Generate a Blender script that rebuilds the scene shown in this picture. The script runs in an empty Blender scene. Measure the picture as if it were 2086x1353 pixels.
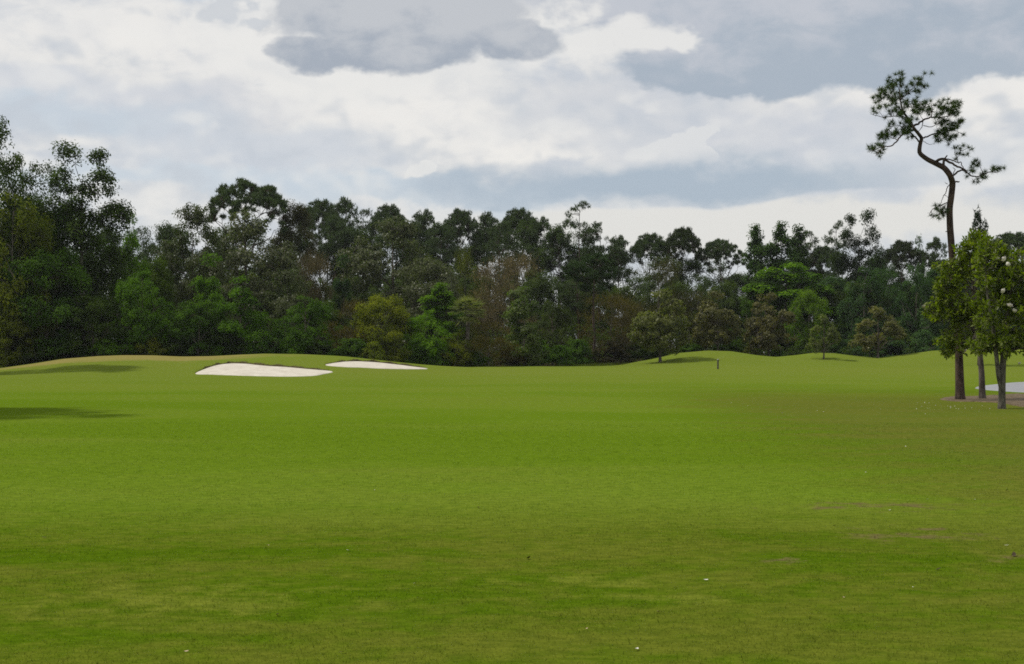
import bpy, math, random
import numpy as np
from math import radians as R

# ------------------------------------------------------------------ camera, sun, sky, exposure
scene = bpy.context.scene
C = scene.collection
F = 2866.0            # focal length in pixels of the 2086-pixel-wide photograph
HOR = 717.0           # its horizon row
EYE = 1.7
cam_d = bpy.data.cameras.new('camera')
cam = bpy.data.objects.new('camera', cam_d); C.objects.link(cam)
cam.location = (0, 0, EYE)
cam.rotation_euler = (R(90), 0, 0)
cam_d.sensor_width = 36.0
cam_d.lens = 36.0 * F / 2086.0
cam_d.shift_y = (HOR - 676.5) / 2086.0
cam_d.clip_end = 6000
scene.camera = cam

SUN_EL, SUN_AZ = 57.0, -88.0       # azimuth from +Y, negative = left
sun_d = bpy.data.lights.new('sun', 'SUN')
sun_d.energy = 3.0
sun_d.angle = R(2.5)
sun_d.color = (1.0, 0.95, 0.86)
sun = bpy.data.objects.new('sun', sun_d); C.objects.link(sun)
# the lamp shines along its -Z: turn -Z away from the sun's place in the sky
sun.rotation_euler = (R(90 - SUN_EL), 0, R(180 - SUN_AZ))
sun.location = (-60, 40, 80)

scene.view_settings.view_transform = 'Standard'
scene.view_settings.look = 'None'
scene.view_settings.gamma = 1.0
scene.view_settings.exposure = 0.0
cy = scene.cycles
cy.max_bounces = 5; cy.diffuse_bounces = 3; cy.glossy_bounces = 2; cy.transmission_bounces = 3
cy.transparent_max_bounces = 4
cy.use_denoising = False
cy.filter_width = 1.7


def lin(r, g, b):
    f = lambda c: (c/255/12.92) if c/255 <= 0.04045 else ((c/255+0.055)/1.055)**2.4
    return (f(r), f(g), f(b))


class E:
    """a node socket with arithmetic"""
    def __init__(s, nt, sock): s.nt, s.s = nt, sock
    def _m(s, op, *a, clamp=False):
        n = s.nt.nodes.new('ShaderNodeMath'); n.operation = op; n.use_clamp = clamp
        for i, v in enumerate((s,)+a):
            if isinstance(v, E): s.nt.links.new(v.s, n.inputs[i])
            else: n.inputs[i].default_value = v
        return E(s.nt, n.outputs[0])
    def __add__(s, o): return s._m('ADD', o)
    __radd__ = __add__
    def __sub__(s, o): return s._m('SUBTRACT', o)
    def __rsub__(s, o): return (s*-1.0)+o
    def __mul__(s, o): return s._m('MULTIPLY', o)
    __rmul__ = __mul__
    def __truediv__(s, o): return s._m('DIVIDE', o)
    def max(s, o): return s._m('MAXIMUM', o)
    def min(s, o): return s._m('MINIMUM', o)
    def sq(s): return s*s
    def step(s, a, b):
        n = s.nt.nodes.new('ShaderNodeMapRange'); n.interpolation_type = 'SMOOTHSTEP'
        s.nt.links.new(s.s, n.inputs['Value'])
        n.inputs['From Min'].default_value = a; n.inputs['From Max'].default_value = b
        return E(s.nt, n.outputs['Result'])
    def inv_step(s, a, b): return 1.0 - s.step(a, b)


def vec(nt, x, y, z=0.0):
    n = nt.nodes.new('ShaderNodeCombineXYZ')
    for i, v in enumerate((x, y, z)):
        if isinstance(v, E): nt.links.new(v.s, n.inputs[i])
        else: n.inputs[i].default_value = v
    return n.outputs[0]


def noise(nt, v, scale=1.0, detail=4.0, rough=0.5, dist=0.0):
    n = nt.nodes.new('ShaderNodeTexNoise')
    nt.links.new(v, n.inputs['Vector'])
    n.inputs['Scale'].default_value = scale; n.inputs['Detail'].default_value = detail
    n.inputs['Roughness'].default_value = rough; n.inputs['Distortion'].default_value = dist
    return E(nt, n.outputs['Fac'])


def mixc(nt, f, a, b, mode='MIX'):
    n = nt.nodes.new('ShaderNodeMix'); n.data_type = 'RGBA'; n.blend_type = mode
    if isinstance(f, E): nt.links.new(f.s, n.inputs[0])
    else: n.inputs[0].default_value = f
    for i, v in ((6, a), (7, b)):
        if isinstance(v, tuple): n.inputs[i].default_value = (*v[:3], 1)
        else: nt.links.new(v, n.inputs[i])
    return n.outputs[2]


def make_world():
    w = bpy.data.worlds.new('World'); scene.world = w; w.use_nodes = True
    nt = w.node_tree; nt.nodes.clear()
    out = nt.nodes.new('ShaderNodeOutputWorld'); bg = nt.nodes.new('ShaderNodeBackground')
    nt.links.new(bg.outputs[0], out.inputs[0])
    S = 0.1
    bg.inputs['Strength'].default_value = S
    sky = nt.nodes.new('ShaderNodeTexSky'); sky.sky_type = 'NISHITA'; sky.sun_disc = False
    sky.sun_elevation = R(SUN_EL); sky.sun_rotation = R(SUN_AZ)
    tc = nt.nodes.new('ShaderNodeTexCoord')
    sp = nt.nodes.new('ShaderNodeSeparateXYZ'); nt.links.new(tc.outputs['Generated'], sp.inputs[0])
    x, y, z = (E(nt, sp.outputs[i]) for i in range(3))
    az = x._m('ARCTAN2', y)
    el = z._m('ARCTAN2', (x*x + y*y)._m('SQRT'))
    U = az * (F/100); V = el * (F/100)          # about one unit per 2 degrees of sky
    P = vec(nt, U, V, 0.0)
    Pw = vec(nt, U, V*2.2, 3.7)                 # flattened for layered cloud
    wn = nt.nodes.new('ShaderNodeTexNoise'); nt.links.new(vec(nt, U, V*1.4, 17.3), wn.inputs['Vector'])
    wn.inputs['Scale'].default_value = 0.62; wn.inputs['Detail'].default_value = 4; wn.inputs['Roughness'].default_value = 0.55
    ws = nt.nodes.new('ShaderNodeSeparateColor'); nt.links.new(wn.outputs['Color'], ws.inputs[0])
    Uw = U + (E(nt, ws.outputs[0])-0.5)*3.6      # wind-torn outlines
    Vw = V + (E(nt, ws.outputs[1])-0.5)*1.35
    big = noise(nt, Pw, 0.22, 3, 0.55, 0.3)
    mid = noise(nt, Pw, 0.75, 5, 0.6, 0.4)
    puff = noise(nt, vec(nt, U, V*1.35, 9.1), 0.95, 5, 0.56)
    bill = noise(nt, vec(nt, U, V*1.45, 4.1), 0.80, 2.5, 0.50)
    bill_up = noise(nt, vec(nt, U+0.12, V*1.45+0.34, 4.1), 0.80, 2.5, 0.50)
    fine = noise(nt, vec(nt, U, V*1.3, 1.2), 3.4, 4, 0.6)
    k = 1.0/S
    col = lambda *c: tuple(v*k for v in lin(*c))
    edge = (puff-0.5)*2.4 + (fine-0.5)*0.5      # ragged cloud rims
    soft = (mid-0.5)*1.8 + (puff-0.5)*1.4 + (big-0.5)*0.8

    def ell(px, py, rx, ry, w=1.0):
        """1 at the centre, 0 on the rim of an ellipse in the sky"""
        dx = (Uw if w == 1.0 else U + (Uw-U)*w) - (px-1043)/100.0; dy = (Vw if w == 1.0 else V + (Vw-V)*w) - (HOR-py)/100.0
        return 1.0 - ((dx/(rx/100.0)).sq() + (dy/(ry/100.0)).sq())._m('SQRT')

    def lay(c, mask, colour):
        return mixc(nt, mask, c, colour)
    # layered white overcast with thin grey-blue veils, billows shaded on their lower sides
    t = big*0.40 + mid*0.35 + puff*0.25
    c = mixc(nt, t.step(0.40, 0.58), col(198, 205, 215), col(234, 232, 228))
    relief = (bill - bill_up)*0.8 + (puff-0.5)*0.05                      # light from above on the billows
    c = lay(c, relief.step(0.0, 0.2)*0.55, col(245, 241, 234))
    c = lay(c, (relief*-1.0).step(0.0, 0.2)*0.45, col(190, 199, 212))
    # a low even veil
    c = lay(c, V.inv_step(1.6, 4.2)*0.5, col(208, 215, 222))
    # clear blue gaps high on the left
    g = (ell(330, -12, 330, 36) + soft*0.7).step(-0.15, 0.5)
    c = lay(c, g*0.9, col(196, 219, 237))
    c = lay(c, (ell(30, 34, 90, 18) + soft*0.5).step(0.0, 0.6)*0.7, col(200, 222, 238))
    # warm white bands
    for (px, py, rx, ry, a) in ((250, 95, 420, 55, .7), (520, 140, 260, 55, .5), (180, 40, 220, 40, .5), (900, 205, 420, 50, .6), (1130, 290, 130, 55, .95), (1000, 270, 260, 80, .6), (740, 270, 220, 90, .45),
                               (1950, 235, 230, 60, .7), (150, 300, 160, 35, .7), (1650, 225, 380, 35, .6), (1980, 120, 200, 70, .4), (330, 420, 200, 40, .5)):
        c = lay(c, (ell(px, py, rx, ry) + soft*0.55).step(-0.15, 0.6)*a, col(244, 240, 233))
    # grey-blue veils
    for (px, py, rx, ry, a, cc) in ((150, 215, 380, 45, .7, (206, 211, 220)), (180, 262, 330, 42, .8, (193, 207, 220)), (520, 320, 330, 60, .75, (200, 208, 219)), (500, 225, 200, 55, .4, (206, 209, 217)),
                                   (330, 375, 480, 34, .7, (198, 212, 224)), (1290, 240, 330, 70, .65, (203, 208, 216)), (1560, 300, 330, 80, .65, (206, 210, 218)), (1860, 335, 280, 50, .6, (204, 211, 219)),
                                   (900, 398, 520, 34, .75, (188, 204, 218)), (1260, 190, 280, 30, .5, (207, 210, 216)), (1000, 150, 200, 40, .4, (208, 212, 217)), (640, 390, 260, 30, .5, (196, 210, 223))):
        c = lay(c, (ell(px, py, rx, ry) + soft*0.6).step(-0.15, 0.55)*a, col(*cc))
    c = lay(c, relief.step(0.0, 0.17)*0.5*V.step(2.6, 3.6), col(240, 238, 233))
    c = lay(c, (relief*-1.0).step(0.0, 0.15)*0.6, col(194, 202, 212))
    # blue-grey bank over the tree tops with a sharp lower rim
    bank = (ell(1380, 385, 640, 62) + soft*0.35).step(-0.1, 0.75)
    rim = ((V - (HOR-424)/100.0) + (puff-0.5)*0.28 + (big-0.5)*0.3 - (U-(1480-1043)/100.0).step(0.0, 2.2)*0.25).step(-0.05, 0.05)
    c = lay(c, bank*rim, col(166, 184, 201))
    # bright clearing between bank and trees
    hz = (ell(1560, 462, 720, 56) + soft*0.2).step(-0.1, 0.35)*(1.0-rim)
    c = lay(c, hz, col(229, 227, 221))
    # small white heads
    sm = (ell(1350, 300, 62, 34).max(ell(1330, 330, 66, 24)).max(ell(1395, 328, 66, 18)) + edge*0.5).step(0.05, 0.22)
    c = lay(c, sm*V.step(3.7, 4.15)*0.9, col(225, 226, 226))
    sm2 = (ell(882, 348, 40, 24).max(ell(840, 352, 60, 20)) + edge*0.5).step(0.05, 0.35)
    c = lay(c, sm2*0.75, col(235, 234, 230))
    # long dark deck, upper right
    deck = (ell(1900, 10, 860, 190)).max(ell(1520, 150, 260, 62)).max(ell(1330, 0, 330, 78)).max(ell(1780, 130, 460, 85))
    dm = (deck + edge*0.20).step(-0.05, 0.22)
    dcol = mixc(nt, (V*0.26 + (puff-0.5)*0.9 + (mid-0.5)*0.9 - (U-3.0)*0.03).step(1.35, 1.85), col(162, 177, 193), col(192, 197, 207))
    c = lay(c, dm*0.96, dcol)
    c = lay(c, (ell(1240, 88, 150, 46).max(ell(1350, 92, 80, 26)).max(ell(1120, 40, 90, 46)*0.9) + edge*0.5 + (mid-0.5)*0.5).step(-0.08, 0.55)*0.9, col(238, 236, 231))
    # dark cumulus, top centre, against a bright break
    c = lay(c, (ell(790, 80, 480, 165) + soft*0.35).step(0.0, 0.4)*0.8, col(238, 236, 231))
    cu = (ell(830, 30, 290, 122, .45)).max(ell(690, 40, 130, 66, .45)).max(ell(1040, 85, 112, 58, .45)).max(ell(800, 108, 190, 56, .45)).max(ell(640, 122, 85, 38, .45))
    cm = (cu + edge*0.30 + (mid-0.5)*0.2).step(-0.04, 0.22)
    ccol = mixc(nt, (V*1.0 + (puff-0.5)*3.0 + (mid-0.5)*2.4).step(5.45, 6.75), col(158, 169, 184), col(193, 197, 203))
    c = lay(c, cm*0.96, ccol)
    wi = (ell(490, 38, 62, 28).max(ell(560, 62, 60, 18)*0.8) + edge*0.6).step(0.05, 0.45)
    c = lay(c, wi*0.8, col(203, 208, 214))
    # below the horizon: plain ground haze colour
    c = lay(c, V.inv_step(-0.3, 0.2), col(150, 150, 130))
    hs = nt.nodes.new('ShaderNodeHueSaturation'); hs.inputs['Saturation'].default_value = 0.78; nt.links.new(c, hs.inputs['Color']); c = hs.outputs[0]
    # the clear Nishita sky shows through a little everywhere
    f = nt.nodes.new('ShaderNodeMix'); f.data_type = 'RGBA'; f.inputs[0].default_value = 0.93
    nt.links.new(sky.outputs[0], f.inputs[6]); nt.links.new(c, f.inputs[7])
    nt.links.new(f.outputs[2], bg.inputs[0])
make_world()

# ------------------------------------------------------------------ helpers
def smooth(a, b, v):
    t = np.clip((np.asarray(v, float)-a)/(b-a), 0, 1)
    return t*t*(3-2*t)


def tag(o, label=None, cat=None, group=None, kind=None):
    if label: o['label'] = label
    if cat: o['category'] = cat
    if group: o['group'] = group
    if kind: o['kind'] = kind
    return o


def empty(name, loc, rz=0.0, scale=(1, 1, 1)):
    o = bpy.data.objects.new(name, None); C.objects.link(o)
    o.location = loc; o.rotation_euler = (0, 0, rz); o.scale = scale
    o.empty_display_size = 0.3
    return o


def link(name, me, parent=None, color=None):
    o = bpy.data.objects.new(name, me); C.objects.link(o)
    if parent: o.parent = parent
    if color: o.color = (*color, 1)
    return o


class MB:
    """collects quads and triangles, with a tint per face and a material slot per face"""
    def __init__(s): s.v, s.f, s.t, s.m, s.n = [], [], [], [], 0
    def add(s, verts, faces, tint=0.5, mat=0):
        verts = np.asarray(verts, float).reshape(-1, 3); faces = np.asarray(faces, int)
        if len(faces) == 0: return
        s.v.append(verts); s.f.append(faces + s.n); s.n += len(verts)
        s.t.append(np.broadcast_to(np.asarray(tint, float), (len(faces),)).copy()); s.m.append(np.full(len(faces), mat))
    def mesh(s, name, mats, smooth_shade=False):
        me = bpy.data.meshes.new(name)
        v = np.concatenate(s.v); me.vertices.add(len(v)); me.vertices.foreach_set('co', v.ravel())
        tot = np.concatenate([np.full(len(f), f.shape[1]) for f in s.f]); idx = np.concatenate([f.ravel() for f in s.f])
        me.loops.add(len(idx)); me.loops.foreach_set('vertex_index', idx)
        me.polygons.add(len(tot))
        me.polygons.foreach_set('loop_start', np.concatenate([[0], np.cumsum(tot)[:-1]]))
        me.polygons.foreach_set('loop_total', tot)
        me.polygons.foreach_set('material_index', np.concatenate(s.m).astype(np.int32))
        a = me.attributes.new('tint', 'FLOAT', 'FACE'); a.data.foreach_set('value', np.concatenate(s.t))
        if smooth_shade: me.polygons.foreach_set('use_smooth', np.ones(len(tot), bool))
        for m in (mats if isinstance(mats, (list, tuple)) else [mats]): me.materials.append(m)
        me.update(calc_edges=True)
        return me


def tube(mb, pts, rad, sides=6, tint=0.5, mat=0, cap=True):
    pts = np.asarray(pts, float); n = len(pts)
    rad = np.broadcast_to(np.asarray(rad, float), (n,))
    t = np.gradient(pts, axis=0); t /= np.linalg.norm(t, axis=1)[:, None] + 1e-9
    ref = np.array([0.31, 0.95, 0.05]); a = np.cross(t, ref); a /= np.linalg.norm(a, axis=1)[:, None] + 1e-9
    b = np.cross(t, a)
    th = np.arange(sides)*2*math.pi/sides
    ring = pts[:, None, :] + rad[:, None, None]*(np.cos(th)[None, :, None]*a[:, None, :] + np.sin(th)[None, :, None]*b[:, None, :])
    i, j = np.meshgrid(np.arange(n-1), np.arange(sides), indexing='ij')
    q = np.stack([i*sides+j, i*sides+(j+1) % sides, (i+1)*sides+(j+1) % sides, (i+1)*sides+j], -1).reshape(-1, 4)
    mb.add(ring.reshape(-1, 3), q, tint, mat)
    if cap:
        top = np.concatenate([ring[-1], pts[-1:] + t[-1:]*rad[-1]*0.5]); k = np.arange(sides)
        mb.add(top, np.stack([k, (k+1) % sides, np.full(sides, sides)], -1), tint, mat)


def unit(v): return v/(np.linalg.norm(v, axis=-1, keepdims=True)+1e-9)


def leaves(mb, pos, normal, length, width, rng, tint, mat=0, fold=0.12):
    """one leaf-shaped quad per position"""
    n = len(pos)
    normal = unit(normal)
    ax = unit(np.cross(normal, unit(rng.normal(size=(n, 3)))))
    side = np.cross(normal, ax)
    L = (length*rng.uniform(0.7, 1.3, n))[:, None]; W = (width*rng.uniform(0.75, 1.25, n))[:, None]
    p0 = pos - ax*L*0.5; p2 = pos + ax*L*0.5
    mid = pos + ax*L*0.05 + normal*L*fold
    p1 = mid + side*W*0.5; p3 = mid - side*W*0.5
    v = np.stack([p0, p1, p2, p3], 1).reshape(-1, 3)
    mb.add(v, np.arange(4*n).reshape(-1, 4), tint, mat)


def blades(mb, base, direction, length, width, rng, tint, mat=0):
    """thin tapering needles, twigs or grass blades: one triangle each"""
    n = len(base); d = unit(direction)
    side = unit(np.cross(d, rng.normal(size=(n, 3))))
    L = np.broadcast_to(np.asarray(length, float), (n,))[:, None]; W = np.broadcast_to(np.asarray(width, float), (n,))[:, None]
    v = np.stack([base+side*W/2, base-side*W/2, base+d*L], 1).reshape(-1, 3)
    mb.add(v, np.arange(3*n).reshape(-1, 3), tint, mat)


def curve_pts(a, b, n, sag, rng, wob=0.04):
    t = np.linspace(0, 1, n)[:, None]; a = np.asarray(a, float); b = np.asarray(b, float)
    L = np.linalg.norm(b-a)
    p = a + (b-a)*t
    p[:, 2] += sag*L*np.sin(t[:, 0]*math.pi)
    w = rng.normal(size=(n, 3))*wob*L; w[0] = 0; w[-1] = 0
    return p + w

# ------------------------------------------------------------------ materials
def new_mat(name):
    m = bpy.data.materials.new(name); m.use_nodes = True
    nt = m.node_tree; nt.nodes.clear()
    out = nt.nodes.new('ShaderNodeOutputMaterial')
    return m, nt, out


def attr(nt, name):
    n = nt.nodes.new('ShaderNodeAttribute'); n.attribute_name = name
    return n


def leaf_material(name, rough=0.55, spec=0.3, trans=0.35, under=None, vary=1.0):
    """leaf colour = the tree's own colour, varied leaf by leaf"""
    m, nt, out = new_mat(name)
    oi = nt.nodes.new('ShaderNodeObjectInfo')
    t = E(nt, attr(nt, 'tint').outputs['Fac'])
    dark = mixc(nt, 1.0, oi.outputs['Color'], (0.62, 0.66, 0.62), 'MULTIPLY')
    lite = mixc(nt, 1.0, oi.outputs['Color'], (1.55, 1.42, 1.10), 'MULTIPLY')
    c = mixc(nt, t.step(0.5-0.5*vary, 0.5+0.5*vary), dark, lite)
    if under:
        g = nt.nodes.new('ShaderNodeNewGeometry')
        c = mixc(nt, E(nt, g.outputs['Backfacing'])*0.6, c, under)
    p = nt.nodes.new('ShaderNodeBsdfPrincipled')
    nt.links.new(c, p.inputs['Base Color']); p.inputs['Roughness'].default_value = rough
    p.inputs['Specular IOR Level'].default_value = spec
    tr = nt.nodes.new('ShaderNodeBsdfTranslucent')
    tcol = mixc(nt, 1.0, c, (1.15, 1.25, 0.5), 'MULTIPLY')
    nt.links.new(tcol, tr.inputs['Color'])
    mx = nt.nodes.new('ShaderNodeMixShader'); mx.inputs[0].default_value = trans
    nt.links.new(p.outputs[0], mx.inputs[1]); nt.links.new(tr.outputs[0], mx.inputs[2])
    nt.links.new(mx.outputs[0], out.inputs[0])
    return m


def bark_material(name, a, b, scale=6.0):
    m, nt, out = new_mat(name)
    tc = nt.nodes.new('ShaderNodeTexCoord')
    mp = nt.nodes.new('ShaderNodeMapping'); mp.inputs['Scale'].default_value = (1, 1, 0.35)
    nt.links.new(tc.outputs['Object'], mp.inputs[0])
    n1 = noise(nt, mp.outputs[0], scale, 6, 0.65, 0.4)
    c = mixc(nt, n1.step(0.35, 0.68), a, b)
    p = nt.nodes.new('ShaderNodeBsdfPrincipled'); nt.links.new(c, p.inputs['Base Color'])
    p.inputs['Roughness'].default_value = 0.95; p.inputs['Specular IOR Level'].default_value = 0.15
    bp = nt.nodes.new('ShaderNodeBump'); bp.inputs['Strength'].default_value = 0.6; bp.inputs['Distance'].default_value = 0.03
    nt.links.new(n1.s, bp.inputs['Height']); nt.links.new(bp.outputs[0], p.inputs['Normal'])
    nt.links.new(p.outputs[0], out.inputs[0])
    return m


def plain_material(name, a, b, scale=8.0, rough=0.8, bump=0.0, dist=0.01):
    m, nt, out = new_mat(name)
    g = nt.nodes.new('ShaderNodeNewGeometry')
    n1 = noise(nt, g.outputs['Position'], scale, 6, 0.65)
    c = mixc(nt, n1.step(0.35, 0.65), a, b)
    p = nt.nodes.new('ShaderNodeBsdfPrincipled'); nt.links.new(c, p.inputs['Base Color'])
    p.inputs['Roughness'].default_value = rough; p.inputs['Specular IOR Level'].default_value = 0.2
    if bump:
        bp = nt.nodes.new('ShaderNodeBump'); bp.inputs['Strength'].default_value = bump; bp.inputs['Distance'].default_value = dist
        nt.links.new(n1.s, bp.inputs['Height']); nt.links.new(bp.outputs[0], p.inputs['Normal'])
    nt.links.new(p.outputs[0], out.inputs[0])
    return m


M_LEAF = leaf_material('leaf', 0.7, 0.06, 0.45)
M_MAG = leaf_material('magnolia_leaf', 0.42, 0.20, 0.32, under=(0.075, 0.075, 0.030))
M_NEEDLE = leaf_material('needle', 0.65, 0.10, 0.25)
M_TWIG = leaf_material('twig', 0.9, 0.0, 0.1)
M_BARK = bark_material('bark', (0.05, 0.042, 0.034), (0.14, 0.12, 0.10))
M_PINEBARK = bark_material('pine_bark', (0.030, 0.022, 0.018), (0.095, 0.066, 0.050), 9.0)
M_PALEBARK = bark_material('pale_bark', (0.20, 0.19, 0.17), (0.36, 0.34, 0.31))
M_LICHEN = bark_material('lichen_bark', (0.045, 0.040, 0.032), (0.15, 0.14, 0.11), 14.0)
M_PETAL = plain_material('petal', (0.50, 0.47, 0.39), (0.68, 0.65, 0.58), 20, 0.6)


def turf_material(blade=False):
    """grass of the course; one colour network for the ground sheet and, tinted brighter, the blades standing on it"""
    m, nt, out = new_mat('turf_blade' if blade else 'turf')
    g = nt.nodes.new('ShaderNodeNewGeometry')
    sp = nt.nodes.new('ShaderNodeSeparateXYZ'); nt.links.new(g.outputs['Position'], sp.inputs[0])
    x, y = E(nt, sp.outputs[0]), E(nt, sp.outputs[1])
    P = vec(nt, x, y, 0.0)
    Ps = vec(nt, x*0.45, y, 5.0)                 # mowing and wear run across the fairway
    n_big = noise(nt, Ps, 0.10, 4, 0.55, 0.5)
    n_mid = noise(nt, Ps, 0.55, 5, 0.6, 0.5)
    n_sml = noise(nt, P, 2.6, 6, 0.65, 0.3)
    n_fin = noise(nt, P, 38.0, 4, 0.7)
    wob = (n_mid-0.5)*7.0 + (n_sml-0.5)*2.0
    rough = (y + wob*0.55).inv_step(12.0, 16.5)
    right = (x - y*0.035 + wob*0.9).step(2.2, 7.5)*((y + wob*2.0).inv_step(44.0, 74.0))
    rough = rough.max(right)
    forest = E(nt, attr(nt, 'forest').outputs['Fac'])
    fair = mixc(nt, (n_big*0.8+n_mid*0.2).step(0.40, 0.60), (0.090, 0.150, 0.009), (0.110, 0.166, 0.016))
    fair = mixc(nt, (y + wob*3.0).step(45.0, 100.0)*0.7, fair, (0.132, 0.166, 0.028))
    ro_g = mixc(nt, (n_mid*0.55+n_sml*0.45).step(0.40, 0.62), (0.060, 0.108, 0.004), (0.084, 0.122, 0.009))
    ro_g = mixc(nt, right*0.6, ro_g, (0.106, 0.123, 0.024))
    c = mixc(nt, rough, fair, ro_g)
    # dormant straw-brown areas, mostly in the rough and on the right
    brown = ((n_big*0.5+n_sml*0.3+n_mid*0.35) + right*0.07).step(0.56, 0.70)
    c = mixc(nt, brown*(rough*0.20+0.12), c, (0.120, 0.112, 0.024))
    # worn earth patches on the right foreground
    def patch(px, py, rx, ry):
        return 1.0 - (((x-px)/rx).sq() + ((y-py)/ry).sq())._m('SQRT')
    earth = patch(3.7, 13.1, 1.1, 0.9).max(patch(3.9, 15.4, 1.6, 0.8)).max(patch(4.6, 11.6, 0.9, 0.5)).max(patch(2.3, 11.5, 0.7, 0.35))
    earth = (earth*0.55 + (n_sml-0.5)*2.4).step(0.28, 0.70)
    c = mixc(nt, earth*0.8, c, (0.125, 0.100, 0.050))
    yellow_patches = patch(-2.2, 9.6, 1.5, 1.1).max(patch(0.45, 10.4, 0.9, 0.4)).max(patch(1.0, 9.6, 0.8, 0.4))  # lighter yellow-green grass patches in the foreground
    c = mixc(nt, (yellow_patches*0.5+(n_sml-0.5)*1.8).step(0.12, 0.5)*0.55, c, (0.135, 0.165, 0.022))
    crest = patch(-30.0, 109.5, 14.0, 7.0)
    c = mixc(nt, (crest+(n_mid-0.5)*1.2).step(0.0, 0.45)*0.85, c, (0.225, 0.190, 0.070))
    # blade-scale mottling, fading where it is too fine to see anyway
    n_med = noise(nt, vec(nt, x*0.6, y, 2.0), 9.0, 4, 0.7)
    c = mixc(nt, 0.5, c, mixc(nt, 1.0, c, mixc(nt, n_med.step(0.34, 0.66), (0.62, 0.68, 0.60), (1.38, 1.28, 1.3)), 'MULTIPLY'))
    f1 = mixc(nt, n_fin.step(0.30, 0.70), (0.70, 0.70, 0.68), (1.30, 1.28, 1.20))
    c = mixc(nt, 0.55, c, mixc(nt, 1.0, c, f1, 'MULTIPLY'))
    t = E(nt, attr(nt, 'tint').outputs['Fac'])
    c = mixc(nt, 1.0, c, mixc(nt, t, (0.72, 0.74, 0.66), (1.28, 1.26, 1.2)) if not blade else mixc(nt, t, (1.1, 1.15, 1.0), (2.1, 2.0, 1.9)), 'MULTIPLY')  # blade colour raised to make up for light the upright blades miss
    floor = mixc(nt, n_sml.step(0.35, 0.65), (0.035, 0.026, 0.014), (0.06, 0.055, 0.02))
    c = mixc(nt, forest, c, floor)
    p = nt.nodes.new('ShaderNodeBsdfPrincipled'); nt.links.new(c, p.inputs['Base Color'])
    p.inputs['Roughness'].default_value = 0.9; p.inputs['Specular IOR Level'].default_value = 0.0
    bp = nt.nodes.new('ShaderNodeBump'); bp.inputs['Strength'].default_value = 0.55; bp.inputs['Distance'].default_value = 0.05
    h = n_fin*0.25 + n_sml*0.8
    nt.links.new(h.s, bp.inputs['Height']); nt.links.new(bp.outputs[0], p.inputs['Normal'])
    if blade:
        tr = nt.nodes.new('ShaderNodeBsdfTranslucent'); nt.links.new(c, tr.inputs['Color'])
        mx = nt.nodes.new('ShaderNodeMixShader'); mx.inputs[0].default_value = 0.5
        nt.links.new(p.outputs[0], mx.inputs[1]); nt.links.new(tr.outputs[0], mx.inputs[2])
        nt.links.new(mx.outputs[0], out.inputs[0])
    else:
        nt.links.new(p.outputs[0], out.inputs[0])
    return m
M_TURF = turf_material()
M_BLADE = turf_material(True)

# ------------------------------------------------------------------ terrain
LEFT = np.array([(-900, 770), (-500, 768), (-250, 765), (0, 750), (60, 742), (130, 731), (200, 725.5), (250, 724), (310, 725), (370, 728), (430, 727), (490, 723.5), (540, 721.5), (620, 723), (700, 727), (780, 735), (840, 741), (900, 746), (980, 752)], float)
RIGHT = np.array([(1100, 748), (1200, 744), (1265, 741), (1320, 732), (1380, 720), (1440, 714), (1490, 715), (1540, 723), (1580, 727), (1620, 723), (1660, 717.5), (1700, 718.5), (1745, 724), (1790, 728), (1840, 722), (1900, 713.5), (1960, 711), (2086, 712), (2300, 725), (2700, 745)], float)
D_L, D_R = 112.0, 146.0


def base_z(x, y):
    z = 0.34*smooth(55, 150, y)
    z = z + 0.05*np.sin(x*0.11+0.6)*np.sin(y*0.083+1.0)*smooth(8, 30, y) + 0.025*np.sin(x*0.31+y*0.17)*np.sin(y*0.27-0.2*x)
    return z


def ground(x, y):
    x = np.asarray(x, float); y = np.asarray(y, float)
    yy = np.maximum(y, 5.0)
    px = 1043 + F*x/yy
    z = base_z(x, y)
    zl = EYE - (np.interp(px, LEFT[:, 0], LEFT[:, 1])-HOR)*D_L/F - 0.23
    bl = smooth(86, D_L+1, y)*(1-smooth(D_L+1, 134, y))
    z = z + np.maximum(zl, 0)*bl
    zr = EYE - (np.interp(px, RIGHT[:, 0], RIGHT[:, 1])-HOR)*D_R/F - 0.36
    br = smooth(124, D_R+1, y)*(1-smooth(D_R+1, 168, y))
    z = z + np.maximum(zr, 0)*br
    return z


def hit(px, py, y0=6.0, y1=400.0):
    """where the photograph's ray meets the ground"""
    ys = np.arange(y0, y1, 0.05); xs = (px-1043)/F*ys; zs = EYE-(py-HOR)/F*ys
    k = np.nonzero(zs <= ground(xs, ys))[0]
    k = k[0] if len(k) else len(ys)-1
    return float(xs[k]), float(ys[k])


def at(px, y): return (px-1043)/F*y


def forest_edge(px): return np.interp(px, [-400, 0, 350, 600, 900, 1250, 1400, 1900, 2400], [112, 118, 121, 124, 133, 140, 152, 158, 158])


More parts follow.
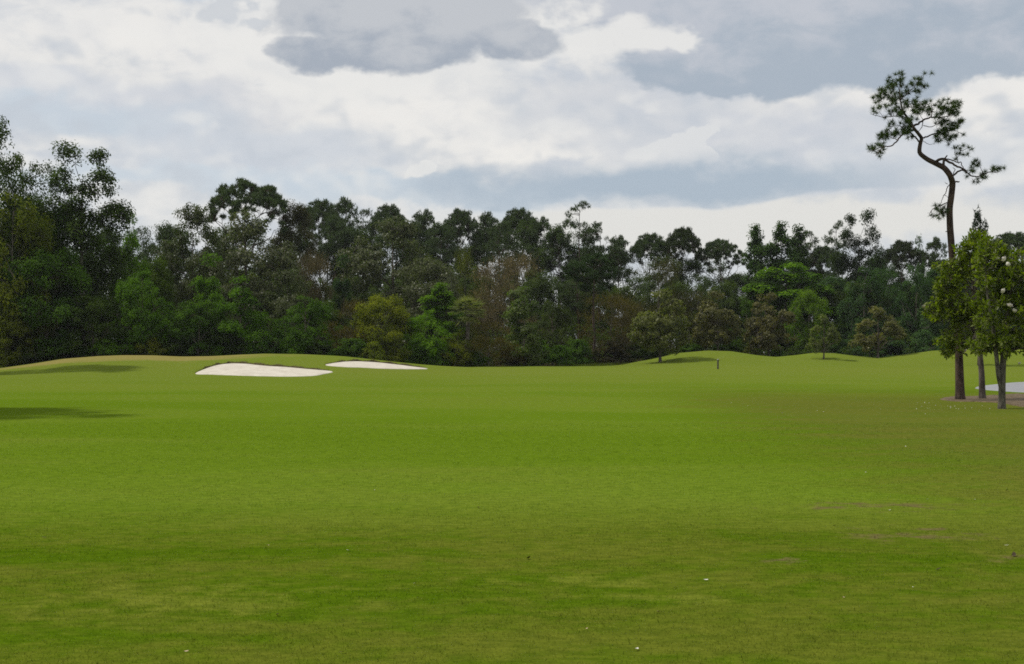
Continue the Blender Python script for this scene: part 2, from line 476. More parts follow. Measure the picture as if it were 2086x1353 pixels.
def build_ground():
    def axis(dense, lo, hi):
        a = list(dense); s = dense[-1]-dense[-2]; v = dense[-1]
        while v < hi: s *= 1.25; v += s; a.append(v)
        s = dense[1]-dense[0]; v = dense[0]; b = []
        while v > lo: s *= 1.25; v -= s; b.append(v)
        return np.array(b[::-1]+a)
    X = axis(np.arange(-62, 78, 0.5), -1300, 1300)
    Y = axis(np.concatenate([np.arange(2, 80, 0.6), np.arange(80, 172, 0.4)]), -300, 1900)
    xx, yy = np.meshgrid(X, Y)
    zz = ground(xx, yy)
    nx, ny = len(X), len(Y)
    v = np.stack([xx, yy, zz], -1).reshape(-1, 3)
    i, j = np.meshgrid(np.arange(ny-1), np.arange(nx-1), indexing='ij')
    q = np.stack([i*nx+j, i*nx+j+1, (i+1)*nx+j+1, (i+1)*nx+j], -1).reshape(-1, 4)
    mb = MB(); mb.add(v, q, 0.5)
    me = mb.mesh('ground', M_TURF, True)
    px = 1043 + F*xx/np.maximum(yy, 5)
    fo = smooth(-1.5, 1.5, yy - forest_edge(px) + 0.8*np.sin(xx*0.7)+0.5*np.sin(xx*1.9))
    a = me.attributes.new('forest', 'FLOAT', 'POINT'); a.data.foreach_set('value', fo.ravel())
    tag(link('ground', me), 'mown golf fairway of patchy green turf with low mounds', 'lawn', None, 'structure')
build_ground()


def build_blades():
    rng = np.random.default_rng(5)
    n = 300000
    y = 6.2*np.exp(rng.uniform(0, 1, n)*math.log(34/6.2))
    x = rng.uniform(-1, 1, n)*(0.40*y+0.8)
    # thick and thin places
    keep = rng.uniform(0, 1, n) < 0.65+0.35*np.sin(x*2.1+np.sin(y*1.7)*1.3)*np.sin(y*2.9+np.cos(x*1.3))
    x, y = x[keep], y[keep]; n = len(x)
    tall = (rng.uniform(0, 1, n) < 0.02)
    p = np.stack([x, y, ground(x, y)-0.004], -1)
    d = rng.normal(size=(n, 3))*np.array([0.55, 0.55, 0]) + np.array([0, 0, 1.0])
    L = rng.uniform(0.012, 0.028, n)*(1+0.6*tall)*(1+0.012*(y-6))
    W = rng.uniform(0.003, 0.005, n)*(1+0.05*(y-6))
    mb = MB(); blades(mb, p, d, L, W, rng, rng.uniform(0, 1, n))
    tag(link('grass', mb.mesh('grass', M_BLADE)), 'short mown grass blades of the near rough', 'grass', None, 'stuff')
build_blades()

# ------------------------------------------------------------------ bunkers
M_SAND = plain_material('sand', (0.46, 0.42, 0.35), (0.57, 0.53, 0.455), 1.3, 0.95, 0.8, 0.08)
M_LIP = plain_material('turf_edge', (0.055, 0.042, 0.020), (0.10, 0.085, 0.03), 6.0, 0.95, 0.5, 0.03)


def bunker(label, outline, lip):
    """outline: pixel points on the mound, front edge and back edge; converted to places on the ground"""
    w = np.array([hit(*p, y0=70) for p in outline])
    # smooth the closed outline
    n = len(w); k = np.linspace(0, n, 120, endpoint=False)
    def cr(t):
        i = int(t) % n; f = t-int(t); p = [w[(i+j-1) % n] for j in range(4)]
        return 0.5*((2*p[1])+(-p[0]+p[2])*f+(2*p[0]-5*p[1]+4*p[2]-p[3])*f*f+(-p[0]+3*p[1]-3*p[2]+p[3])*f**3)
    o = np.array([cr(t) for t in k])
    c = o.mean(0)
    root = empty('sand_bunker', (c[0], c[1], float(ground(c[0], c[1]))))
    rings = [1.0, 0.985, 0.95, 0.9, 0.8, 0.65, 0.5, 0.3, 0.12]
    vs = []
    for r in rings:
        p = c + (o-c)*r
        z = ground(p[:, 0], p[:, 1]) + (-0.05 if r == 1.0 else 0.035) - 0.0*r
        vs.append(np.stack([p[:, 0], p[:, 1], z], -1))
    m = len(o); v = np.concatenate(vs + [np.array([[c[0], c[1], float(ground(*c))+0.035]])]) - np.array(root.location)
    mb = MB(); j = np.arange(m)
    for r in range(len(rings)-1):
        mb.add(v, np.stack([r*m+j, r*m+(j+1) % m, (r+1)*m+(j+1) % m, (r+1)*m+j], -1)) if r == 0 else mb.f.append(np.stack([r*m+j, r*m+(j+1) % m, (r+1)*m+(j+1) % m, (r+1)*m+j], -1)) or (mb.t.append(np.full(m, .5)), mb.m.append(np.zeros(m)))
    r = len(rings)-1
    mb.f.append(np.stack([r*m+j, r*m+(j+1) % m, np.full(m, (r+1)*m)], -1)); mb.t.append(np.full(m, .5)); mb.m.append(np.zeros(m))
    link('sand', mb.mesh('sand', M_SAND, True), root)
    # a ragged edge of earth and roots under the turf along the upper rim
    rng = np.random.default_rng(int(abs(c[0]*100)))
    L = np.array([hit(*p, y0=70) for p in lip]); s = np.linspace(0, len(L)-1, 90)
    lx = np.interp(s, np.arange(len(L)), L[:, 0]); ly = np.interp(s, np.arange(len(L)), L[:, 1])
    e = np.sin(np.linspace(0, math.pi, 90))**0.5
    gz = ground(lx, ly); hgt = (0.13+0.05*rng.normal(size=90).cumsum()/4)*0 + (0.08+0.04*np.sin(s*7)+rng.uniform(-0.03, 0.05, 90))*e
    prof = [(-0.10, 0.0), (-0.06, 0.75), (0.05, 1.0), (0.35, 0.85), (0.9, -0.3)]     # distance back, height share
    rows = [np.stack([lx, ly+dy, ground(lx, ly+dy)+hgt*h+0.045*(h > 0)-0.03*(h <= 0)], -1) for dy, h in prof]
    v = np.concatenate(rows) - np.array(root.location); q = np.arange(89)
    mb = MB()
    for a in range(len(prof)-1):
        f = np.stack([a*90+q, a*90+q+1, (a+1)*90+q+1, (a+1)*90+q], -1)
        mb.add(v, f, 0.5, 0 if a < 2 else 1)
    g = np.repeat(np.arange(90), 10); pos = v[90*2+g] + rng.normal(size=(len(g), 3))*np.array([0.1, 0.12, 0.02])
    blades(mb, pos, rng.normal(size=(len(g), 3))*0.5+np.array([0, -0.5, 0.7]), rng.uniform(0.04, 0.10, len(g)), 0.02, rng, rng.uniform(0.3, 1, len(g)), 1)
    link('turf_lip', mb.mesh('turf_lip', [M_LIP, M_BLADE], True), root)
    tag(root, label, 'bunker', 'sand bunkers cut into the left mound')

bunker('large pale sand bunker, nearer of the two in the left mound',
       [(397, 762), (415, 753), (440, 745), (468, 741.5), (500, 742), (540, 746), (580, 748.5), (630, 753), (668, 756), (679, 758.5), (660, 762.5), (640, 766), (600, 767.5), (540, 767), (470, 765), (430, 763.5)],
       [(398, 760), (415, 752), (440, 744.5), (468, 741), (500, 741.5), (540, 745.5), (580, 748), (630, 752.5), (668, 755.5)])
bunker('smaller flat sand bunker near the mound crest, behind the large one',
       [(662, 744), (690, 739), (722, 737), (760, 738.5), (800, 742.5), (840, 747.5), (872, 752), (830, 752.5), (780, 751.5), (740, 749.5), (700, 748)],
       [(662, 743.5), (690, 738.5), (722, 736.5), (760, 738), (800, 742), (840, 747), (866, 750.5)])

# ------------------------------------------------------------------ tree shapes
SHAPES = {}     # key -> (trunk mesh, crown mesh, height, half width)


def skeleton(mb, H, tips, rng, r0, trunk_top, lean=0.03, sides=8, twig=0.02, n_main=14, sag=0.08, two=False):
    """trunk, main limbs to spread-out tips, and small branches to the rest"""
    n = 9
    t = np.linspace(0, 1, n)
    w = np.cumsum(rng.normal(size=(n, 2))*lean*H/n, 0); w -= w[0]
    tp = np.stack([w[:, 0], w[:, 1], t*trunk_top], -1)
    rr = r0*(1-0.85*t)*(1+0.35*np.exp(-t*18))
    tube(mb, tp, rr, sides)
    tips = np.asarray(tips)
    pick = [int(rng.integers(len(tips)))]
    d = np.linalg.norm(tips-tips[pick[0]], axis=1)
    for _ in range(min(n_main, len(tips))-1):
        k = int(d.argmax()); pick.append(k); d = np.minimum(d, np.linalg.norm(tips-tips[k], axis=1))
    nodes = [tp]
    for k in pick:
        c = tips[k]; rad = np.hypot(c[0], c[1])
        hz = np.clip(c[2]-rad*rng.uniform(0.5, 0.95), 0.16*trunk_top, trunk_top*0.97)
        f = hz/trunk_top; a = np.array([np.interp(f, t, tp[:, i]) for i in range(3)])
        p = curve_pts(a, c, 6, sag, rng); ra = r0*(1-0.8*f)*0.5
        tube(mb, p, np.linspace(ra, twig, 6), 5); nodes.append(p)
    nodes = np.concatenate(nodes)
    for k in range(len(tips)):
        if k in pick: continue
        c = tips[k]; dd = np.linalg.norm(nodes-c, axis=1) + 2.0*np.maximum(nodes[:, 2]-c[2], 0)
        a = nodes[dd.argmin()]
        tube(mb, curve_pts(a, c, 4, sag, rng), np.linspace(twig*2.2, twig*0.7, 4), 4)


def crown_points(n, rng, W, z0, z1, prof, lobes=9, lobe_amp=0.35, inner=0.45, blobs=None):
    """cluster centres: the crown is a heap of overlapping billows, leafier on their outer and upper sides"""
    nb = int(lobes*2.6); hgt = z1-z0; bl = []
    T = [p[0] for p in prof]; Wd = [p[1] for p in prof]
    for i in range(nb*3):
        t = rng.uniform(); w = np.interp(t, T, Wd)
        if rng.uniform() > w+0.2: continue
        a = i*2.399+rng.uniform(-.5, .5); rb = W*rng.uniform(0.24, 0.40)*(1-lobe_amp*0.5+lobe_amp*rng.uniform())*(0.55+0.45*w)
        r = max(W*w*rng.uniform(0.75, 1.08)-rb*0.8, 0)*rng.uniform(0.55, 1)**0.5
        bl.append((math.cos(a)*r, math.sin(a)*r, z0+hgt*t, rb))
        if len(bl) >= nb: break
    bl.append((rng.normal()*W*0.08, rng.normal()*W*0.08, z1-W*0.16, W*0.2))
    bl = np.array(blobs if blobs else bl, float)
    pr = bl[:, 3]**2; k = rng.choice(len(bl), n, p=pr/pr.sum())
    d = unit(rng.normal(size=(n, 3))+np.array([0, 0, 0.35])); rr = (inner+(1-inner)*rng.uniform(0, 1, n)**0.6)
    p = bl[k, :3]+d*(bl[k, 3]*rr)[:, None]*np.array([1, 1, 0.78])
    r = np.hypot(p[:, 0], p[:, 1]); p[:, :2] *= 0.95*W/np.percentile(r, 97)
    p[:, 2] = z0+(p[:, 2]-p[:, 2].min())/(p[:, 2].max()-p[:, 2].min())*hgt
    return p


def foliage(mb, cl, rng, per, rc, length, width, up=0.6, flat=0.7, mat=0, droop=0.0, outward=0.6):
    n = len(cl)*per
    c = np.repeat(cl, per, 0)
    g = rng.normal(size=(n, 3)); g = g/np.linalg.norm(g, axis=1)[:, None]*(rng.uniform(0, 1, n)**0.45)[:, None]
    size = np.repeat(rng.uniform(0.65, 1.3, len(cl)), per)[:, None]
    pos = c + g*rc*size*np.array([1, 1, flat])
    if droop: pos[:, 2] -= droop*(g[:, 0]**2+g[:, 1]**2)*rc
    ctr = np.array([0, 0, cl[:, 2].mean()])
    nor = g*0.75 + unit(pos-ctr)*outward*0.6 + np.array([0, 0, up]) + rng.normal(size=(n, 3))*0.38
    tint = np.clip(np.repeat(rng.normal(0.45, 0.22, len(cl)), per) + rng.normal(0, 0.14, n), 0, 1)
    leaves(mb, pos, nor, length, width, rng, tint, mat)


def tufts(mb, ctr, rng, per, length, width, mat=0, up=0.35):
    n = len(ctr)*per
    d = rng.normal(size=(n, 3)) + np.array([0, 0, up])
    tint = np.clip(np.repeat(rng.normal(0.45, 0.15, len(ctr)), per)+rng.normal(0, 0.2, n), 0, 1)
    blades(mb, np.repeat(ctr, per, 0), d, rng.uniform(0.7, 1.15, n)*length, width, rng, tint, mat)


def add_shape(key, tmb, cmb, H, W, bark, leafm):
    SHAPES[key] = (tmb.mesh(key+'_trunk', bark, True), cmb.mesh(key+'_crown', leafm), H, W)


P_OAK = [(0, .5), (.15, .75), (.4, 1), (.65, .95), (.85, .75), (1, .4)]
P_ROUND = [(0, .85), (.2, 1), (.5, 1), (.8, .75), (1, .4)]
P_CONE = [(0, .8), (.15, 1), (.4, .8), (.7, .45), (.9, .2), (1, .05)]
P_OVAL = [(0, .75), (.2, .95), (.45, 1), (.7, .85), (.9, .55), (1, .25)]
P_COL = [(0, .8), (.3, 1), (.7, .95), (.9, .7), (1, .25)]
P_MAG = [(0, .75), (.12, .95), (.35, 1), (.6, .85), (.85, .5), (1, .2)]


def broad(key, seed, H, W, z0, prof, ncl, per, rc, length, width, bark=None, leafm=None, r0=None, lobes=9, amp=0.35, up=0.6, flat=0.7, droop=0.0, inner=0.45, gaps=3, n_main=14, outward=0.6, blobs=None):
    rng = np.random.default_rng(seed)
    cl = crown_points(ncl, rng, W, z0, H-rc*0.6, prof, lobes, amp, inner, blobs)
    for _ in range(gaps):                 # holes where the sky shows
        g = cl[rng.integers(len(cl))]; cl = cl[np.linalg.norm(cl-g, axis=1) > W*rng.uniform(0.16, 0.26)]
    t = MB(); skeleton(t, H, cl[:120], rng, r0 or H*0.018, H*0.82, n_main=n_main)
    c = MB(); foliage(c, cl, rng, int(per*1.35), rc*1.12, length*1.22, width*1.3, up, flat, 0, droop, outward)
    add_shape(key, t, c, H, W, bark or M_BARK, leafm or M_LEAF)


def pine(key, seed, H, W, crown, npad, per, prof, r0, tuft=11, padr=0.8, length=0.44, width=0.075, tufts_per=17, inner=0.3, flat=0.5, dome=None):
    rng = np.random.default_rng(seed)
    z0 = H*(1-crown)
    cl = crown_points(npad, rng, W, z0, H-0.3, prof, 11, 0.45, inner)
    if dome:                              # foliage only in a cap over bare spreading limbs
        r = W*rng.uniform(0, 1, npad)**0.5; a = rng.uniform(0, 6.283, npad)
        r *= 0.93+0.07*np.sin(a*3+seed)*np.sin(a*5+1)
        z = H-0.7-dome*(r/W)**2.2-rng.exponential(0.22*dome, npad)+0.35*np.sin(r*2.1+a*4)
        cl = np.stack([np.cos(a)*r, np.sin(a)*r, z], -1)
    t = MB(); skeleton(t, H, cl, rng, r0, H*(0.96 if not dome else 0.88), lean=0.05, n_main=16, sag=0.10, twig=0.025)
    for _ in range(7):                    # dead stubs on the bare stem
        a = rng.uniform(0, 6.28); z = rng.uniform(0.45, 1.0)*(1-crown)*H
        tube(t, [(0, 0, z), (math.cos(a)*0.5, math.sin(a)*0.5, z+0.1), (math.cos(a)*rng.uniform(.7, 1.5), math.sin(a)*1.1, z+0.05)], [0.05, 0.03, 0.015], 4)
    g = rng.normal(size=(len(cl)*tufts_per, 3)); g = unit(g)*(rng.uniform(0, 1, len(g))**0.4)[:, None]
    ct = np.repeat(cl, tufts_per, 0) + g*padr*np.array([1, 1, flat])
    c = MB(); tufts(c, ct, rng, tuft, length, width)
    add_shape(key, t, c, H, W, M_PINEBARK, M_NEEDLE)


def twiggy(key, seed, H, W, z0, prof, ncl, per, leaf_share=0.25):
    """bare or budding tree: a haze of fine twigs"""
    rng = np.random.default_rng(seed)
    cl = crown_points(ncl, rng, W, z0, H-0.3, prof, 9, 0.3, 0.35)
    t = MB(); skeleton(t, H, cl[:150], rng, H*0.014, H*0.8, n_main=22, twig=0.015)
    c = MB(); n = len(cl)*per
    base = np.repeat(cl, per, 0)+rng.normal(size=(n, 3))*0.35
    d = unit(base-np.array([0, 0, z0*0.5]))*0.9+rng.normal(size=(n, 3))*0.55+np.array([0, 0, 0.5])
    blades(c, base, d, rng.uniform(0.3, 0.9, n), 0.034, rng, rng.uniform(0, 0.7, n))
    m = int(n*leaf_share); k = rng.integers(0, n, m)
    leaves(c, base[k]+rng.normal(size=(m, 3))*0.25, rng.normal(size=(m, 3))+np.array([0, 0, .5]), 0.15, 0.09, rng, rng.uniform(0.4, 1, m))
    add_shape(key, t, c, H, W, M_BARK, M_TWIG)


def palm(key, seed):
    rng = np.random.default_rng(seed); H = 8.0
    t = MB(); tube(t, [(0, 0, 0), (0.1, 0, 2.5), (0.05, 0.1, 5.0), (0.0, 0.1, 6.4)], [0.24, 0.2, 0.19, 0.17], 9)
    c = MB()
    for i in range(46):
        a = i*2.399; e = rng.uniform(-0.9, 1.3); L = rng.uniform(1.0, 1.5)
        d = np.array([math.cos(a)*math.cos(e), math.sin(a)*math.cos(e), math.sin(e)])
        p0 = np.array([0, .1, 6.3]); p1 = p0+d*L*0.9+np.array([0, 0, -0.12*L])
        tube(c, [p0, (p0+p1)/2+np.array([0, 0, .08]), p1], [0.03, 0.022, 0.015], 4, 0.5)
        side = unit(np.cross(d, [0, 0, 1.0])); u = np.cross(side, d)
        k = 16; an = np.linspace(-1.5, 1.5, k)
        dr = d[None]*np.cos(an)[:, None]+side[None]*np.sin(an)[:, None]+u[None]*0.1
        dr[:, 2] -= 0.35
        old = e < -0.45
        blades(c, np.repeat(p1[None], k, 0), dr, rng.uniform(0.75, 1.05, k)*(0.95 if not old else 0.8), 0.11, rng, np.full(k, 1.0 if old else rng.uniform(0.2, 0.75)))
    add_shape(key, t, c, 8.0, 2.4, M_BARK, M_LEAF)


broad('oak_a', 11, 20, 7.0, 4.0, P_OAK, 420, 44, 0.95, 0.26, 0.15)
broad('oak_b', 12, 20, 7.0, 3.0, P_OVAL, 420, 44, 0.95, 0.26, 0.15, amp=0.45)
broad('oak_open', 13, 21, 5.2, 3.0, P_OAK, 520, 40, 0.9, 0.25, 0.14, gaps=1, inner=0.3, blobs=[(-1.6, 0, 19.2, 1.2), (1.9, .2, 18.9, 1.0), (-2.2, .5, 17, 1.5), (2.5, -.3, 16.6, 1.5), (-.2, -.4, 15.4, 1.8), (-3.3, .2, 14.2, 1.8), (3.6, .3, 13.6, 2.0), (.3, 0, 12.5, 2.6), (-3.2, -.6, 10, 2.3), (3.3, .6, 9.6, 2.2), (0, 1, 8, 2.8), (-2, -1, 5.5, 2.6), (2.4, -.6, 5.2, 2.6)])
broad('round_a', 21, 10, 5.0, 0.4, P_ROUND, 260, 44, 0.75, 0.22, 0.13)
broad('round_b', 22, 10, 5.0, 0.4, P_OVAL, 260, 44, 0.75, 0.22, 0.13, amp=0.45)
broad('cone_a', 23, 11, 3.6, 0.3, P_CONE, 260, 44, 0.62, 0.22, 0.11, droop=0.5, amp=0.4)
broad('cone_b', 24, 11, 3.6, 0.3, P_CONE, 240, 44, 0.66, 0.22, 0.11, droop=0.4, amp=0.5, lobes=6)
broad('column_a', 25, 10, 2.8, 0.3, P_COL, 240, 44, 0.6, 0.24, 0.12, amp=0.3, leafm=M_MAG, up=0.2)
broad('magnolia_a', 31, 17, 7.0, 1.5, P_MAG, 430, 44, 0.85, 0.27, 0.14, leafm=M_MAG, amp=0.3, up=0.25)
broad('magnolia_b', 32, 17, 7.0, 1.5, P_OVAL, 430, 44, 0.85, 0.27, 0.14, leafm=M_MAG, amp=0.4, up=0.25)
broad('lawn_magnolia_a', 33, 7, 2.9, 1.1, P_MAG, 210, 34, 0.42, 0.21, 0.11, leafm=M_MAG, amp=0.35, up=0.25, r0=0.13)
broad('lawn_magnolia_b', 34, 5.6, 2.7, 1.0, [(0, .8), (.2, 1), (.45, .75), (.7, .5), (.9, .3), (1, .08)], 130, 34, 0.40, 0.21, 0.11, leafm=M_MAG, amp=0.5, up=0.25, r0=0.13, lobes=7)
broad('gum_a', 41, 18, 4.2, 3.0, P_OAK, 380, 40, 0.7, 0.27, 0.18, gaps=4, blobs=[(-.3, 0, 17, 1.0), (1.6, .3, 15.6, 1.1), (-1.8, .2, 15.2, 1.1), (.2, 0, 14.6, 1.5), (2.4, 0, 13, 1.5), (-2.5, 0, 12.6, 1.5), (0, .8, 11.8, 1.9), (2.8, -.6, 9.8, 1.8), (-2.9, .5, 9.4, 1.8), (0, -1, 8.6, 2.2), (2.2, .8, 6.4, 1.9), (-2.2, -.6, 6, 1.9), (.2, .6, 4.6, 2.0)])
broad('gum_b', 42, 18, 3.0, 3.0, P_OAK, 330, 40, 0.75, 0.27, 0.18, gaps=2, inner=0.3, blobs=[(0, 0, 17.4, .6), (.25, 0, 16.4, .85), (-.5, .2, 15.3, 1.0), (.9, .2, 14.5, 1.0), (-.9, -.3, 13.5, 1.1), (.5, 0, 12.6, 1.3), (-1.3, .4, 11.5, 1.2), (1.4, -.4, 10.6, 1.3), (0, .5, 9.6, 1.6), (-1.6, -.3, 8.2, 1.3), (1.5, .4, 7.2, 1.4), (0, 0, 5.8, 1.7)])
broad('shrub_a', 51, 3.4, 2.2, 0.1, P_ROUND, 120, 40, 0.45, 0.17, 0.10, amp=0.45, n_main=8)
broad('shrub_b', 52, 3.2, 2.4, 0.1, [(0, .9), (.3, 1), (.6, .75), (1, .2)], 110, 40, 0.45, 0.16, 0.08, amp=0.55, n_main=8, lobes=6)
P_UMB = [(0, .45), (.25, .75), (.5, 1), (.75, .9), (.9, .6), (1, .25)]
P_SP = [(0, .5), (.3, .8), (.55, 1), (.8, .7), (1, .2)]
pine('pine_umbrella', 61, 20, 6.0, 0.26, 150, 0, [(0, .5), (.3, .95), (.55, 1), (.8, .75), (1, .35)], 0.30, dome=3.0, padr=0.52)
pine('pine_a', 62, 21, 5.0, 0.27, 170, 0, P_UMB, 0.26, dome=3.4, padr=0.7)
pine('pine_b', 63, 21, 4.8, 0.33, 115, 0, P_SP, 0.26)
pine('pine_c', 64, 22, 4.2, 0.42, 90, 0, P_SP, 0.24, tufts_per=11)
pine('pine_slender', 65, 23, 2.9, 0.62, 66, 0, [(0, .35), (.3, .8), (.6, .9), (.85, .95), (1, .35)], 0.22, tufts_per=9)
pine('pine_young', 66, 12, 2.6, 0.85, 120, 0, P_CONE, 0.16, padr=0.4, tufts_per=10, length=0.34, flat=1.4)
twiggy('bare_a', 71, 11, 4.8, 2.0, P_ROUND, 300, 26, 0.2)
twiggy('bare_b', 72, 11, 4.8, 1.0, P_OVAL, 300, 26, 0.5)
palm('palm', 81)

# ------------------------------------------------------------------ planting
rnd = random.Random(3)


def plant(key, px, D, top, half, color, label, name='broadleaf_tree', cat='tree', group=None, base=None, bark=None, rz=None):
    """a tree standing at distance D under pixel column px, as tall and wide as it looks in the photograph"""
    if base is not None:
        x, D = hit(px, base)
    x = at(px, D); z = float(ground(x, D))
    tm, cm, H, W = SHAPES[key]
    h = EYE - (top-HOR)*D/F - z; w = half*D/F
    s = w/W
    r = empty(name, (x, D, z-0.03), rnd.uniform(0, 6.28) if rz is None else rz, (s, s, h/H))
    link('trunk', tm, r); link('crown' if cat == 'tree' else 'foliage', cm, r, color)
    tag(r, label, cat, group)
    return r

DK = (0.046, 0.080, 0.014); DKG = (0.056, 0.120, 0.011); MID = (0.070, 0.152, 0.010); BRT = (0.094, 0.192, 0.010); YEL = (0.150, 0.180, 0.012)
OLV = (0.112, 0.142, 0.014); MAG = (0.078, 0.108, 0.044); MAGD = (0.056, 0.092, 0.022); BRN = (0.150, 0.125, 0.070); RUS = (0.100, 0.088, 0.022); PIN = (0.058, 0.092, 0.040); TEAL = (0.048, 0.100, 0.034)
T = plant
# left wood behind the mound
T('oak_a', -25, 121, 232, 95, DK, 'tallest dark oak at the left edge of the wood')
T('round_b', 25, 118, 385, 105, OLV, 'olive green tree in front of the tallest left oak')
T('oak_open', 165, 124, 286, 92, DK, 'dark oak with two ragged tops over the left mound', rz=0.0)
T('oak_a', 60, 128, 330, 80, DK, 'dark oak filling the gap between the tallest oak and the two topped one')
T('oak_b', 130, 126, 410, 90, DKG, 'green mid height tree under the two topped oak')
T('cone_b', 268, 127, 428, 48, BRT, 'narrow bright green tree beside the two topped oak')
T('round_a', 95, 119, 500, 95, DKG, 'dark rounded tree under the two topped oak')
T('round_b', 290, 121, 545, 68, MID, 'spreading mid green tree low behind the tan mound crest')
T('round_a', 318, 130, 520, 50, (0.062, 0.105, 0.012), 'yellowish green tree behind the spreading one at left')
T('round_b', 15, 116, 640, 55, OLV, 'small olive tree at the left foot of the wood')
T('round_a', 190, 118, 600, 60, DK, 'small dark tree between olive and spreading green trees')
T('magnolia_b', 392, 134, 412, 85, MAGD, 'dark glossy tree left of the umbrella pine')
T('pine_umbrella', 503, 152, 357, 90, PIN, 'big umbrella pine with flat open crown above the wood', 'pine_tree')
T('magnolia_a', 500, 140, 425, 130, MAG, 'wide grey green magnolia below the umbrella pine', 'magnolia_tree')
T('oak_b', 600, 156, 408, 62, (0.052, 0.055, 0.030), 'brownish topped tree just right of the umbrella pine')
T('cone_a', 428, 125, 512, 66, MID, 'taller cone shaped green tree behind the large bunker')
T('cone_b', 490, 122, 560, 68, MID, 'shorter cone shaped green tree above the large bunker')
T('round_a', 405, 121, 610, 60, DKG, 'dark green tree left of the two cone shaped ones')
T('magnolia_b', 585, 134, 545, 70, MAGD, 'dark magnolia behind the leafy tree above the bunkers', 'magnolia_tree')
T('round_b', 622, 124, 600, 72, DKG, 'leafy rounded green tree between the two bunkers')
T('bare_a', 636, 150, 518, 62, BRN, 'bare brown tree in the gap below the far pines')
T('cone_a', 700, 147, 515, 40, (0.026, 0.062, 0.020), 'narrow dark green tree beside the bare brown tree')
T('magnolia_b', 800, 152, 440, 122, MAG, 'broad grey green magnolia with pale leaf glints mid wood', 'magnolia_tree')
T('magnolia_a', 868, 146, 520, 95, MAG, 'lower magnolia spreading right of the broad mid wood one', 'magnolia_tree')
T('round_a', 655, 134, 610, 55, (0.05, 0.09, 0.014), 'mid green tree behind the leafy rounded tree')
T('bare_b', 715, 131, 610, 62, RUS, 'russet twiggy tree left of the yellow green one')
T('round_a', 778, 130, 598, 62, YEL, 'rounded yellow green tree behind the smaller bunker')
T('round_b', 868, 131, 628, 58, BRT, 'bright green bushy tree right of the yellow green one')
T('gum_b', 897, 137, 575, 46, BRT, 'thin pale stemmed tree with sparse bright leaves')
T('palm', 952, 133.5, 600, 52, (0.150, 0.180, 0.070), 'cabbage palm with drooping fan fronds', 'palm_tree')
T('bare_b', 996, 134, 655, 62, RUS, 'russet shrubby tree right below the palm')
T('round_b', 932, 133.5, 668, 44, (0.085, 0.11, 0.012), 'yellowish bushy tree left below the palm')
T('column_a', 1068, 136, 582, 48, (0.090, 0.165, 0.012), 'dark columnar magnolia left of centre', 'magnolia_tree')
T('bare_a', 1035, 152, 522, 92, BRN, 'wide bare brown tree behind the columnar magnolia')
T('bare_b', 948, 158, 508, 46, OLV, 'small olive brown tree below the far pines, above the palm')
T('round_b', 1125, 143, 610, 50, (0.050, 0.072, 0.022), 'muted green tree right of the columnar magnolia')
T('pine_b', 1210, 146, 516, 62, (0.030, 0.060, 0.018), 'dark crowned pine with bare trunk down to the lawn', 'pine_tree')
T('pine_c', 1178, 158, 545, 46, PIN, 'thinner pine close behind the bare trunked one', 'pine_tree')
T('bare_a', 1245, 152, 600, 70, RUS, 'russet twiggy tree right of the bare trunked pine')
T('bare_b', 1340, 160, 528, 105, (0.062, 0.066, 0.024), 'wide olive brown tree behind the round lawn magnolia')
T('bare_b', 1265, 148, 640, 60, (0.07, 0.062, 0.024), 'low brown tree left of the round lawn magnolia')
T('lawn_magnolia_a', 1345, 0, 588, 64, (0.135, 0.168, 0.022), 'round lawn magnolia on the left end of the middle mound', 'magnolia_tree', base=738)
T('lawn_magnolia_a', 1462, 153, 592, 50, (0.120, 0.122, 0.026), 'rusty tinged magnolia behind the middle mound crest', 'magnolia_tree')
T('lawn_magnolia_a', 1566, 155, 596, 54, (0.120, 0.114, 0.028), 'rusty magnolia in the dip between two right mounds', 'magnolia_tree')
T('bare_b', 1428, 158, 600, 50, (0.07, 0.075, 0.025), 'muted olive tree between round and rusty magnolias')
T('gum_a', 1605, 172, 535, 92, BRT, 'large fresh green maple behind the rusty magnolias')
T('round_a', 1648, 162, 588, 42, (0.100, 0.180, 0.014), 'low lime green tree in front of the maple')
T('round_b', 1520, 164, 600, 46, (0.055, 0.105, 0.016), 'light green tree between the two rusty magnolias')
T('lawn_magnolia_b', 1678, 0, 640, 34, (0.120, 0.175, 0.016), 'slim young lawn tree on the small middle mound', 'lawn_tree', base=731.5)
T('lawn_magnolia_b', 1788, 0, 624, 54, (0.150, 0.155, 0.030), 'small spreading magnolia alone on the right mound', 'magnolia_tree', base=729.5)
# skyline, left to right
for px, top, half, key, D in ((655, 400, 48, 'pine_a', 205), (706, 403, 44, 'pine_b', 200), (792, 410, 42, 'pine_a', 208), (740, 425, 40, 'pine_c', 214), (862, 428, 42, 'pine_b', 203),
                              (938, 419, 44, 'pine_a', 198), (990, 432, 40, 'pine_b', 206), (1058, 418, 48, 'pine_a', 200), (1100, 443, 40, 'pine_b', 196), (1020, 450, 46, 'pine_c', 190), (900, 455, 50, 'pine_b', 190), (620, 420, 40, 'pine_c', 196), (678, 440, 44, 'pine_b', 192)):
    T(key, px, D, top, half, PIN, 'dark far pine of the close row behind the middle wood', 'pine_tree', group='far pines along the skyline')
T('pine_slender', 1183, 186, 411, 40, PIN, 'tall thin pine standing above the skyline at centre', 'pine_tree')
T('pine_c', 1218, 188, 452, 38, PIN, 'shorter pine leaning on the tall thin one', 'pine_tree')
T('pine_c', 1138, 192, 478, 40, PIN, 'low dark pine left of the tall thin one', 'pine_tree')
T('pine_b', 1258, 196, 480, 34, PIN, 'low pine between the tall thin one and the open pair', 'pine_tree')
